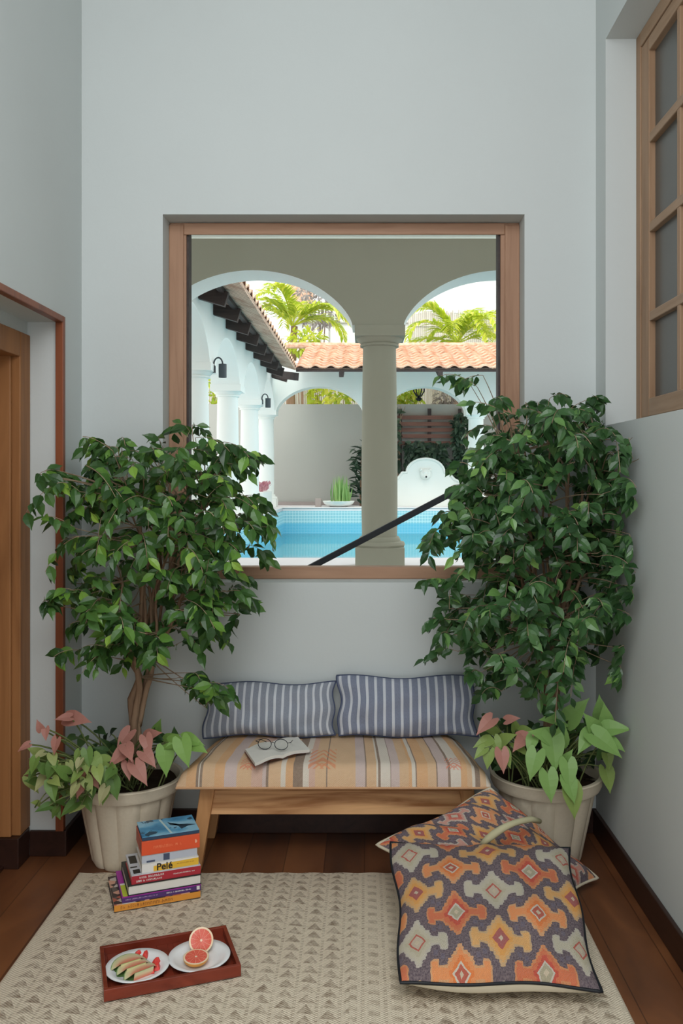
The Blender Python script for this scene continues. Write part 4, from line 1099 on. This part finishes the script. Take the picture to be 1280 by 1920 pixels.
exR = [(875, 730, 3.15, .9), (905, 722, 3.15, .7), (925, 765, 3.18, .8), (930, 820, 3.2, .8), (912, 868, 3.15, .9), (985, 772, 3.2, .8), (1030, 765, 3.25, .7), (1105, 768, 3.2, .9), (1185, 840, 2.95, .8), (1205, 880, 2.9, .8), (830, 1012, 3.1, .9), (815, 1022, 3.1, .7), (860, 985, 3.12, 1), (850, 1110, 3.1, .9), (842, 1160, 3.1, .8), (838, 1180, 3.1, .9), (858, 1240, 3.1, .9), (845, 1210, 3.1, .6), (1155, 1265, 3.05, .9), (1175, 1020, 2.95, .8), (900, 1280, 3.1, .8), (940, 1315, 3.1, .8), (895, 745, 3.15, .6), (890, 900, 3.12, .8), (885, 945, 3.12, .8)]
ficus(rp_, RC, trunksR, polyR, 370, 9, M['ficus_r'], 2.90, 3.40, [(1035, 1130, 45, 60, .55), (1030, 1270, 60, 40, .6), (1025, 960, 30, 30, .4)], .056, (-9, .885), (8, 14), exR)
itL = [(1078, 1335, 3.08, .105, .5, .85), (1038, 1348, 3.06, .085, -1, .3), (1020, 1378, 3.0, .09, -.9, .45), (1052, 1378, 3.0, .085, .1, 1.2), (1038, 1408, 2.98, .11, .05, -1.0), (1000, 1432, 2.96, .09, -.35, -.85),
       (1110, 1358, 3.02, .08, -.5, .8), (1135, 1345, 3.05, .08, -.1, .9), (1152, 1365, 3.02, .09, .8, .2), (1135, 1392, 2.98, .11, .6, -.35), (1098, 1388, 3.0, .085, -.6, -.5), (1155, 1395, 3.0, .06, .8, -.4),
       (1066, 1450, 2.95, .085, .0, -1), (1030, 1472, 2.94, .09, .1, -1.0), (1070, 1478, 2.94, .08, .3, -1), (1060, 1425, 3.0, .07, .3, .7), (1125, 1330, 3.12, .08, -.1, 1), (995, 1395, 3.0, .06, -.3, -.6)]
s1 = arrowheads(rp_, RC, itL, 'light_green_arrowhead_leaf', M['syn_light'], (.70, 3.2, .28), 5)
itLo = [(1075, 1500, 2.95, .10, .15, -1.1), (1140, 1425, 3.1, .06, .1, -1), (1140, 1460, 3.1, .08, .2, -1), (925, 1372, 3.1, .06, -.5, .3), (948, 1385, 3.05, .07, .4, .5), (930, 1400, 3.05, .065, .2, -.7), (905, 1392, 3.05, .06, -.9, -.2), (950, 1420, 3.02, .06, .4, -.8), (915, 1422, 3.02, .06, -.2, -1), (975, 1402, 3.05, .06, .5, -.3), (985, 1370, 3.1, .06, .6, .2), (900, 1410, 3.02, .05, -.8, -.5), (965, 1360, 3.12, .05, -.2, .9)]
s2_ = arrowheads(rp_, RC, itLo, 'arrowhead_leaf', M['syn_var'], (.60, 3.2, .28), 6)
itPk = [(910, 1358, 3.04, .075, -.8, -.5), (958, 1348, 3.08, .05, .6, .3), (975, 1392, 3.03, .07, -.5, -.2), (985, 1380, 3.05, .06, .9, .3), (942, 1425, 3.0, .07, .1, -1)]
s3_ = arrowheads(rp_, RC, itPk, 'pink_arrowhead_leaf', M['syn_pink'], (.58, 3.2, .28), 7)
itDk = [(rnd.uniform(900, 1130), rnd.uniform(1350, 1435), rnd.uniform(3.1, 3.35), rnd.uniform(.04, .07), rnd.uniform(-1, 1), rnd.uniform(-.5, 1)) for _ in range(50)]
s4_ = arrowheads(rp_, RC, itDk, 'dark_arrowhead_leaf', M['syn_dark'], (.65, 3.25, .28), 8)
sb = MB()
for q in (s1, s2_, s3_, s4_): sb.add(q.v, q.f)
sb.build('arrowhead_stalk', M['stalk'], rp_, smooth=True)

# ------------------------------------------------------------------ floor cushions
def ikat(name, nx, ny, off=(0, 0), seedc=0, redder=False):
    m = Mat(name, .92, .1); u, v, _ = m.coord('UV')
    m.vec = m.nt.nodes.new('ShaderNodeTexCoord').outputs['UV']
    nz = m.noise(26, 3); fine = m.noise(120, 2)
    U = u * nx + off[0] + (nz - .5) * .05; V = v * ny + off[1] + (nz - .5) * .03
    a = U + V; b_ = U - V; ai = a.floor(); bi = b_.floor(); p = a.frac() - .5; q = b_.frac() - .5
    X = (p + q).abs(); Y = (p - q).abs()                      # local, 0 at the centre, 1 at the tips
    st_ = ((X * 9).frac() - .5).abs() * .09                   # stepped edge
    st2 = ((Y * 9).frac() - .5).abs() * .09
    dd = X * 1.0 + Y * .54 + st_ * .8 + st2 * .8
    arm = (Y < .12) * (X < .70)
    hook = ((X - .62).abs() < .07) * (Y < .28)
    core = (dd < .44)
    body = core.max(arm).max(hook)
    outl = (dd < .515).max((Y < .18) * (X < .74)).max(((X - .62).abs() < .10) * (Y < .35))
    idx = ((ai - bi) % 2) * 2 + ((ai + ((ai - bi) % 2)) % 2)
    ring = m.nt
    R_ = (.56, .06, .035); O_ = (.80, .20, .035); B_ = (.50, .46, .33); Yl = (.76, .35, .07)
    if redder: O_ = (.74, .26, .11); B_ = (.62, .12, .08)
    f = (idx + .5) / 4
    cb = m.ramp(f, [(0, R_), (.25, O_), (.5, B_), (.75, Yl)], True)
    co = m.ramp(f, [(0, (.78, .30, .10)), (.25, (.82, .42, .18)), (.5, (.62, .58, .48)), (.75, (.70, .46, .22))], True)
    ctr = X * 1.0 + Y * .60
    bgc = m.mix((fine - .25) * 1.6, (.045, .032, .055), (.24, .19, .21))
    c = m.mix(outl * (.80), bgc, co)
    c = m.mix(body * (.95), c, m.mix((dd > .33) * .4, cb, co))
    rc = m.ramp(f, [(0, (.60, .56, .48)), (.25, (.66, .60, .50)), (.5, (.50, .10, .07)), (.75, (.42, .09, .08))], True)
    c = m.mix((ctr < .215), c, rc)
    c = m.mix((ctr < .165), c, m.ramp(f, [(0, (.42, .38, .26)), (.25, (.50, .10, .06)), (.5, (.55, .46, .36)), (.75, (.38, .10, .10))], True))
    c = m.mix((ctr < .06), c, (.62, .52, .38))
    dots = ((X - .42).abs() < .05) * ((Y - .45).abs() < .08); c = m.mix(dots * .6, c, (.13, .12, .18))
    c = m.mix(fine * .30, c, (.42, .34, .30))
    m.color(c); w = (u * 900).sin() * (v * 900).sin(); m.bump(w * .6 + fine, .5, .003)
    return m.m
M['canvas'] = plain('undyed_canvas', (.56, .50, .38), .9, .1)
bc = thing('floor_cushion', 'tasselled red and cream patterned floor cushion propped behind, a corner against the bench', 'floor cushion', (.42, 2.9, 0), 'patterned floor cushions')
bc['label'] = 'floor cushion underneath, with coral and purple broken pattern, propped towards the stone pot'
A_, B_, C_, D_ = Vector((.43, 2.64, .05)), P(1121, 1648, 3.0), P(922, 1478, 3.035), P(708, 1583, 2.955)
pad('cover', bc, A_, B_, C_, D_, .055, [ikat('coral_patchwork', 3.4, 3.8, (.3, .2), 1, True), M['canvas']], 50, M['canvas'], .005, 2.8, .04, .02, .004, 5)
fcn = thing('floor_cushion', 'big square floor cushion on top, with orange, red and cream ikat diamonds and black piping', 'floor cushion', (.35, 2.6, 0), 'patterned floor cushions')
A_, B_, C_, D_ = P(750, 1846, 2.30), P(1126, 1856, 2.29), P(1066, 1588, 2.86), P(731, 1582, 2.86)
tf = pad('cover', fcn, A_, B_, C_, D_, .062, [ikat('ikat_diamonds', 2.35, 3.1, (-.23, .91)), M['canvas']], 60, M['black'], .0045, 2.4, .062, .022, .004, 6, lip=.03)
# pale cloth handle
sp0, sp1, sp2, sp3 = P(903, 1583, 2.84), P(935, 1556, 2.84), P(975, 1540, 2.87), P(1012, 1540, 2.93)
MB().tube(bez(sp0, P(940, 1548, 2.82), sp2, 6) + [P(995, 1536, 2.9), sp3], [.010, .012, .013, .012, .011, .010, .010, .010, .008], 8).build('cloth_handle', plain('pale_green_cloth', (.50, .47, .30), .9, .1), fcn, smooth=True)

# ------------------------------------------------------------------ books
bk0 = G(375.5, 1690); bd_ = (G(217, 1718) - bk0).normalized(); bn_ = Vector((bd_.y, -bd_.x, 0))
if bn_.y < 0: bn_ = -bn_
RZ = 0.012
def BW(s, t, z): return bk0 + bd_ * s + bn_ * t + Vector((0, 0, z))
fnt = None
def text(body, name, size, mat, parent, origin, xdir, ydir, align='LEFT', ext=.0003, squash=1.0, bold=0):
    cu = bpy.data.curves.new(name, 'FONT'); cu.body = body; cu.size = size; cu.extrude = ext; cu.align_x = align; cu.align_y = 'CENTER'; cu.offset = bold
    to = bpy.data.objects.new(name + '_src', cu); col.objects.link(to)
    dg = bpy.context.evaluated_depsgraph_get(); me = bpy.data.meshes.new_from_object(to.evaluated_get(dg)); bpy.data.objects.remove(to)
    xd, yd = Vector(xdir).normalized(), Vector(ydir).normalized(); zd = xd.cross(yd)
    mt = Matrix((xd * squash, yd, zd)).transposed().to_4x4(); org = WORLD[parent.name]
    mt.translation = Vector(origin) - org; me.transform(mt); me.materials.clear(); me.materials.append(mat)
    o = bpy.data.objects.new(name, me); col.objects.link(o); o.parent = parent; WORLD[o.name] = org
    return o
def marks(name, mat, parent, X, s0, s1, t, zc, h, seed):
    """a line of lettering too small to read: one little stroke per letter"""
    rnd = random.Random(seed); b = MB(); s = s0
    while s > s1:
        w = rnd.uniform(.35, .75) * h
        if rnd.random() < .15: s -= h * .6; continue
        hh = h * rnd.uniform(.7, 1.0) / 2
        for a0, a1, c0, c1 in ((0, .28, -1, 1), (.28, 1, .55 if rnd.random() < .6 else -.2, 1 if rnd.random() < .6 else .2), (.7, 1, -1, rnd.uniform(-.2, 1))):
            if c1 <= c0: continue
            b.add([X(s - w*a0, t, zc + hh*c0), X(s - w*a1, t, zc + hh*c0), X(s - w*a1, t, zc + hh*c1), X(s - w*a0, t, zc + hh*c1)], [(0, 1, 2, 3)])
        s -= w + .22 * h
    return b.build(name, mat, parent)
def book(label, s0, s1, t0, t1, z0, z1, cmat, smat, pages_front=False, skew=0.0, ct=.0022, topmat=None):
    """s along the spine from the right end, t depth; spine faces the camera unless pages_front"""
    r = thing('book', label, 'book', BW((s0+s1)/2, (t0+t1)/2, z0), 'books stacked on the rug')
    def X(s, t, z): return BW(s, t + skew * 0, z) + bn_ * (skew * (s - s0))
    def bx(b, a0, a1, b0, b1, c0, c1):
        vs = [X(a0,b0,c0), X(a1,b0,c0), X(a1,b1,c0), X(a0,b1,c0), X(a0,b0,c1), X(a1,b0,c1), X(a1,b1,c1), X(a0,b1,c1)]
        b.add(vs, [(0,3,2,1),(4,5,6,7),(0,1,5,4),(1,2,6,5),(2,3,7,6),(3,0,4,7)])
    b = MB(); bx(b, s0+.003, s1-.003, t0+.002, t1-.003, z0+ct, z1-ct); b.build('page_block', M['paper'], r)
    b = MB(); bx(b, s0, s1, t0, t1, z1-ct, z1); b.build('front_cover', topmat or cmat, r)
    b = MB(); bx(b, s0, s1, t0, t1, z0, z0+ct); b.build('back_cover', cmat, r)
    b = MB()
    if pages_front: bx(b, s0, s1, t1-ct, t1, z0+ct, z1-ct)
    else: bx(b, s0, s1, t0-.0005, t0+ct, z0+ct, z1-ct)
    b.build('spine', smat, r)
    return r, X
def cl(name, c_, rough=.4): return plain(name, c_, rough, .4)
white_ink = cl('white_ink', (.80, .78, .75)); black_ink = cl('black_ink', (.02, .018, .015)); yel_ink = cl('yellow_ink', (.85, .62, .12)); dk_or = cl('brown_ink', (.35, .13, .03))
m = Mat('collage_cover', .4, .4); m.pos(); vor = m.nt.nodes.new('ShaderNodeTexVoronoi'); vor.inputs['Scale'].default_value = 45; m.nt.links.new(m.vec, vor.inputs['Vector'])
sp_ = m.nt.nodes.new('ShaderNodeSeparateColor'); m.nt.links.new(vor.outputs['Color'], sp_.inputs[0])
m.color(m.ramp(E(sp_.outputs[0]), [(0, (.05, .03, .03)), (.3, (.45, .12, .08)), (.5, (.65, .35, .25)), (.7, (.12, .10, .09)), (.85, (.55, .50, .45))], True)); M['collage'] = m.m
z = RZ
B_ = {}
TH = [.024, .019, .033, .029, .029, .028, .046, .012]
zz = [RZ]
for t_ in TH: zz.append(zz[-1] + t_)
e = .0002
orange = cl('orange_spine', (.72, .30, .045))
r_, X = book('thin orange-spined book at the very bottom of the stack, widest of all', 0, .275, 0, .215, zz[0], zz[1]-e, cl('dark_cover', (.04, .03, .03)), orange, topmat=M['collage'])
marks('spine_lettering', dk_or, r_, X, .255, .09, -.0008, (zz[0]+zz[1])/2, .011, 1)
r_, X = book('slim purple-spined book second from the bottom of the stack', -.002, .250, .002, .205, zz[1], zz[2]-e, cl('purple_cover', (.09, .04, .16)), cl('purple_spine', (.085, .035, .16)), topmat=cl('magenta_cover', (.38, .03, .33)))
marks('spine_lettering', cl('lilac_ink', (.45, .33, .52)), r_, X, .24, .14, .001, (zz[1]+zz[2])/2, .0045, 2); marks('spine_subtitle', white_ink, r_, X, .11, .03, .001, (zz[1]+zz[2])/2, .005, 12)
b = MB(); b.prism([X(.012, .001, zz[1]+.004), X(.002, .001, zz[1]+.004), X(.002, .001, zz[2]-.003), X(.012, .001, zz[2]-.003)], -bn_ * .0003); b.build('spine_emblem', white_ink, r_)
b = MB(); p0 = [X(.247, .006, zz[2]+.0001), X(.205, .006, zz[2]+.0001), X(.205, .09, zz[2]+.0001), X(.247, .09, zz[2]+.0001)]; b.prism(p0, (0, 0, .0003)); b.build('cover_panel', cl('lime_panel', (.50, .58, .05)), r_)
b = MB(); p0 = [X(.247, .09, zz[2]+.0001), X(.205, .09, zz[2]+.0001), X(.205, .102, zz[2]+.0001), X(.247, .102, zz[2]+.0001)]; b.prism(p0, (0, 0, .0003)); b.build('cover_band', white_ink, r_)
r_, X = book('black hardback with its pale page edges facing out, third from the bottom', -.004, .232, .004, .196, zz[2], zz[3]-e, cl('black_boards', (.025, .03, .028)), cl('black_boards_spine', (.025, .03, .028)), pages_front=True, ct=.003)
r_, X = book('dark red book with white spine lettering, fourth from the bottom', -.002, .220, .008, .180, zz[3], zz[4]-e, cl('red_cover', (.42, .035, .045)), cl('red_spine', (.43, .03, .045)), topmat=cl('bw_cover', (.60, .62, .66)))
marks('spine_lettering', white_ink, r_, X, .195, .12, .0065, (zz[3]+zz[4])/2 + .005, .008, 3); marks('spine_lettering', white_ink, r_, X, .205, .12, .0065, (zz[3]+zz[4])/2 - .006, .007, 33)
marks('spine_subtitle', white_ink, r_, X, .09, .02, .0065, (zz[3]+zz[4])/2, .0045, 4)
b = MB(); 
for (sa, sb_, ta, tb_) in ((.19, .214, .10, .16), (.19, .212, .02, .05), (.195, .217, .066, .075)):
    b.prism([X(sa, ta, zz[4]), X(sb_, ta, zz[4]), X(sb_, tb_, zz[4]), X(sa, tb_, zz[4])], (0, 0, .0004))
b.build('cover_print', black_ink, r_)
m = Mat('white_yellow_spine', .4, .4)
r_, X = book('yellow and white paperback with Pelé in black on its spine, middle of the stack', .004, .187, .012, .152, zz[4], zz[5]-e, cl('white_cover', (.72, .70, .66)), white_ink)
b = MB(); zc_ = (zz[4]+zz[5])/2
b.add([X(.150, .0108, zz[4]+.002), X(.004, .0108, zz[4]+.002), X(.004, .0108, zz[5]-.004), X(.09, .0108, zz[5]-.006), X(.150, .0108, zz[5]-.010)], [(0,1,2,3,4)]); b.build('yellow_band', cl('yellow_print', (.80, .48, .05)), r_)
text('Pelé', 'spine_title', .031, black_ink, r_, X(.141, .0102, zc_ - .001), -bd_, (0, 0, 1), bold=.0006)
marks('spine_subtitle', dk_or, r_, X, .075, .02, .0102, zc_ + .001, .003, 5)
r_, X = book('pale grey paperback with a small dark picture on its spine, under the thick red-orange book', .008, .187, .015, .155, zz[5], zz[6]-e, cl('grey_cover', (.62, .62, .60)), cl('pale_grey_spine', (.50, .53, .60)))
b = MB(); b.prism([X(.118, .0142, zz[5]+.003), X(.098, .0142, zz[5]+.003), X(.098, .0142, zz[6]-.004), X(.118, .0142, zz[6]-.004)], -bn_ * .0003); b.prism([X(.172, .0142, zz[5]+.003), X(.145, .0142, zz[5]+.003), X(.145, .0142, zz[5]+.009), X(.172, .0142, zz[5]+.009)], -bn_ * .0003); b.build('spine_picture', cl('blue_black_print', (.07, .09, .15)), r_)
r_, X = book('thick red-orange book, second from the top of the stack', .000, .188, .012, .152, zz[6], zz[7]-e, cl('vermilion_cover', (.72, .10, .035)), cl('vermilion_spine', (.76, .10, .035)), ct=.003, topmat=cl('vermilion_top', (.70, .12, .05)))
b = MB(); b.add([X(.187, .0153, zz[6]+.004), X(.187, .149, zz[6]+.004), X(.187, .149, zz[7]-.004), X(.187, .0153, zz[7]-.004)], [(0,1,2,3)]); 
b.v = [v_ + bd_ * .0012 for v_ in b.v]; b.build('slipcase_end', cl('vermilion_end', (.50, .06, .03)), r_)
marks('spine_title', cl('orange_ink', (.85, .22, .10)), r_, X, .150, .06, .0107, (zz[6]+zz[7])/2, .010, 6)
MB().lathe([(0, 0), (.006, 0), (.006, .0005), (0, .0005)], 12, X(.014, .0115, (zz[6]+zz[7])/2), M=Matrix.Rotation(R(90), 4, 'X')).build('spine_emblem', cl('pale_orange_ink', (.85, .42, .28)), r_)
m = Mat('blue_photo_cover', .25, .5); m.pos(); n1 = m.noise(9, 3); n2 = m.noise(22, 4)
c = m.ramp(n1, [(.35, (.03, .16, .34)), (.5, (.09, .36, .60)), (.62, (.30, .58, .75))]); m.color(m.mix((n2 > .60), c, (.03, .08, .13)))
r_, X = book('blue-covered paperback on top of the stack', .001, .186, .014, .150, zz[7]+.001, zz[8]+.001, cl('navy_cover', (.04, .10, .18)), cl('navy_spine', (.03, .06, .11)), topmat=m.m, ct=.0015)
b = MB(); zt_ = zz[8] + .0012
b.prism([X(.095, .016, zt_), X(.088, .016, zt_), X(.108, .145, zt_), X(.115, .145, zt_)], (0, 0, .0003)); b.build('cover_stripe', cl('pale_blue_print', (.55, .72, .72)), r_)
b = MB(); b.prism([X(.085, .085, zt_), X(.03, .075, zt_), X(.004, .062, zt_), X(.03, .058, zt_), X(.055, .040, zt_), X(.06, .065, zt_), X(.09, .11, zt_)], (0, 0, .0004)); b.build('bird_print', cl('teal_black', (.02, .05, .08)), r_)

# ------------------------------------------------------------------ tray, plates, fruit
t0_ = G(194.6, 1881, RZ); tu = (G(452, 1832, RZ) - t0_); TW = tu.length; tu.normalize(); tv = Vector((-tu.y, tu.x, 0)); TD = .232
def TW_(a, d, h): return t0_ + tu * a + tv * d + Vector((0, 0, h))
tr_ = thing('serving_tray', 'dark red wooden serving tray on the rug', 'tray', TW_(TW/2, TD/2, 0))
MT = Matrix((tu, tv, Vector((0, 0, 1)))).transposed().to_4x4(); MT.translation = t0_
b = MB(); b.box(.006, TW-.006, .006, TD-.006, .004, .010, MT); b.build('tray_base', M['tray'], tr_)
for k in range(7):
    x_ = .02 + k * (TW - .04) / 7; MB().box(x_, x_ + .030, .012, TD - .012, .010, .013, MT).build('slat', M['tray'], tr_, bevel=.001)
for nm, a in (('long_side', (0, TW, 0, .011)), ('long_side', (0, TW, TD-.011, TD)), ('short_side', (0, .011, .011, TD-.011)), ('short_side', (TW-.011, TW, .011, TD-.011))):
    MB().box(a[0], a[1], a[2], a[3], .002, .034, MT).build(nm, M['tray'], tr_, bevel=.0015)
pr_ = .0875
def plate(label, c_):
    r = thing('plate', label, 'plate', c_, 'white plates on the tray')
    MB().lathe([(0, .003), (pr_*.55, .003), (pr_*.62, .0), (pr_*.66, .002), (pr_*.80, .010), (pr_*.97, .0155), (pr_, .0165), (pr_*.99, .0185), (pr_*.80, .0135), (pr_*.66, .0065), (pr_*.60, .006), (0, .006)], 56, c_).build('dish', M['porcelain'], r, smooth=True)
    return r
zp = RZ + .0135
pc1 = G(258, 1812, zp + .015); pc1.z = zp; pc2 = G(376.5, 1797, zp + .015); pc2.z = zp; pc2 += tv * .015 - tu * .002; pc1 += tv * .003
plate('white plate of melon slices on the left of the tray', pc1); plate('white plate of grapefruit halves on the right of the tray', pc2)

m = Mat('melon_flesh', .35, .4); u, v, _ = m.coord('UV')
m.vec = m.nt.nodes.new('ShaderNodeTexCoord').outputs['UV']; n = m.noise(12, 3)
m.color(m.ramp(v + (n - .5) * .25, [(0.0, (.72, .16, .10)), (.30, (.74, .36, .22)), (.55, (.74, .60, .36)), (.90, (.64, .66, .38)), (.97, (.20, .34, .12))])); M['melon'] = m.m
M['rind'] = plain('melon_rind', (.10, .20, .06), .4, .4); M['melon_red'] = plain('watermelon_flesh', (.72, .06, .05), .3, .4)
def melon(label, px, py, ang, L):
    c_ = G(px, py, zp + .02); c_.z = zp + .0085; r = thing('melon_slice', label, 'melon slice', c_, 'melon slices on the left plate')
    Mx = Matrix.Translation(c_) @ Matrix.Rotation(ang, 4, 'Z') @ Matrix.Rotation(R(16), 4, 'X')
    Rr = L * .62; Hh = .052
    def arc(u, v, side):       # half-disc wedge: chord on the plate side, crust arched
        a = math.pi * (.06 + .88*u); x = -L/2 * math.cos(a) * (1 if v > 0 else 1); rr = v
        y = -.008 + math.sin(a) * Hh * rr
        return x * (.55 + .45*rr), y
    b = MB()
    def face(side):
        def fn(u, v):
            x, y = arc(u, v, side); zz_ = .004 + .022 * (1 - v) if side > 0 else 0
            return Mx @ Vector((x, y, zz_))
        return fn
    b.grid(face(1), 18, 6)
    def fr_(u, v):
        x, y = arc(u, 0, 1); return Mx @ Vector((x, y, v * .026))
    b.grid(fr_, 18, 1, uv=False); b.build('flesh', M['melon'], r, smooth=True)
    b = MB()
    def crust(u, v):
        x, y = arc(u, 1, 1); return Mx @ Vector((x, y * (1 + .04*math.sin(math.pi*v)), .004 - .004 * v))
    b.grid(crust, 18, 2); 
    b.grid(face(-1), 18, 3)
    b.build('rind', M['rind'], r, smooth=True)
an = .35
melon('melon slice at the back of the left plate, greenest of three', 242, 1805, an + .25, .105)
melon('melon slice in the middle of the three on the left plate', 252, 1813, an + .3, .103)
melon('pinkest melon slice at the front of the left plate', 266, 1821, an + .35, .105)
rnd = random.Random(3)
for k, (px, py, s_, lb_) in enumerate([(258, 1786, 1.1, 'red watermelon chunk behind the melon slices'), (272, 1789, 1.2, 'red watermelon chunk at the top edge of the left plate'), (292, 1801, 1.2, 'red watermelon chunk right of the melon slices, farther back'), (294, 1812, 1.3, 'largest red watermelon chunk on the right of the left plate'), (285, 1818, 1.0, 'red watermelon chunk touching the front melon slice')]):
    c_ = G(px, py, zp + .015); c_.z = zp + .0075; b = MB(); Mx = Matrix.Translation(c_) @ Matrix.Rotation(rnd.uniform(0, 3), 4, 'Z')
    s_ *= .010; vs = [Mx @ Vector(q) * 1 for q in ((-s_, -s_*.7, 0), (s_, -s_*.8, 0), (s_*.9, s_*.7, 0), (-s_*.8, s_*.8, 0), (-s_*.5, -s_*.2, s_*1.1), (s_*.6, -s_*.4, s_*1.4), (s_*.4, s_*.3, s_*1.2), (-s_*.4, s_*.4, s_*.9))]
    b.add(vs, [(0,3,2,1),(4,5,6,7),(0,1,5,4),(1,2,6,5),(2,3,7,6),(3,0,4,7)])
    tag(b.build('watermelon_chunk', M['melon_red'], bevel=.002), lb_, 'watermelon chunk', 'watermelon chunks on the left plate')

m = Mat('grapefruit_flesh', .25, .5); u, v, _ = m.coord('UV')
m.vec = m.nt.nodes.new('ShaderNodeTexCoord').outputs['UV']; n = m.noise(14, 3, (3, 1, 1))
seg = (((u * 11).frac() - .5).abs() > .46) * (v > .12) * (v < .86)
c = m.ramp(n, [(.3, (.62, .07, .05)), (.65, (.78, .17, .11))]); c = m.mix(seg * .7, c, (.80, .45, .32)); c = m.mix((v > .86), c, (.84, .66, .45)); c = m.mix((v < .10), c, (.84, .62, .46)); m.color(c); M['gf'] = m.m
M['peel'] = plain('grapefruit_peel', (.76, .34, .07), .45, .3)
def grapefruit(label, c_, axis, r0, depth):
    r = thing('grapefruit_half', label, 'grapefruit half', c_, 'grapefruit halves on the right plate')
    ax = Vector(axis).normalized(); q = ax.to_track_quat('Z', 'Y').to_matrix().to_4x4(); q.translation = Vector(c_)
    b = MB(); b.grid(lambda u, v: q @ Vector((r0*v*math.cos(2*math.pi*u), r0*v*math.sin(2*math.pi*u), .0012*math.sin(math.pi*v) )), 44, 12); b.build('cut_face', M['gf'], r, smooth=True, weld=False)
    b = MB(); b.grid(lambda u, v: q @ Vector((r0*1.01*math.cos(v*math.pi/2)*math.cos(2*math.pi*u), r0*1.01*math.cos(v*math.pi/2)*math.sin(2*math.pi*u), -depth*math.sin(v*math.pi/2))), 44, 12); b.build('peel', M['peel'], r, smooth=True)
gfz = zp + .007
g1 = G(367.5, 1793, gfz + .022); g1.z = gfz + .021
grapefruit('pink grapefruit half lying cut side up on the right plate', g1, (0.02, -.08, 1), .0355, .021)
g2 = G(377, 1762, gfz + .038); g2.z = gfz + .0365
grapefruit('pink grapefruit half leaning upright behind the other half', g2, (.25, -.85, .42), .0345, .030)
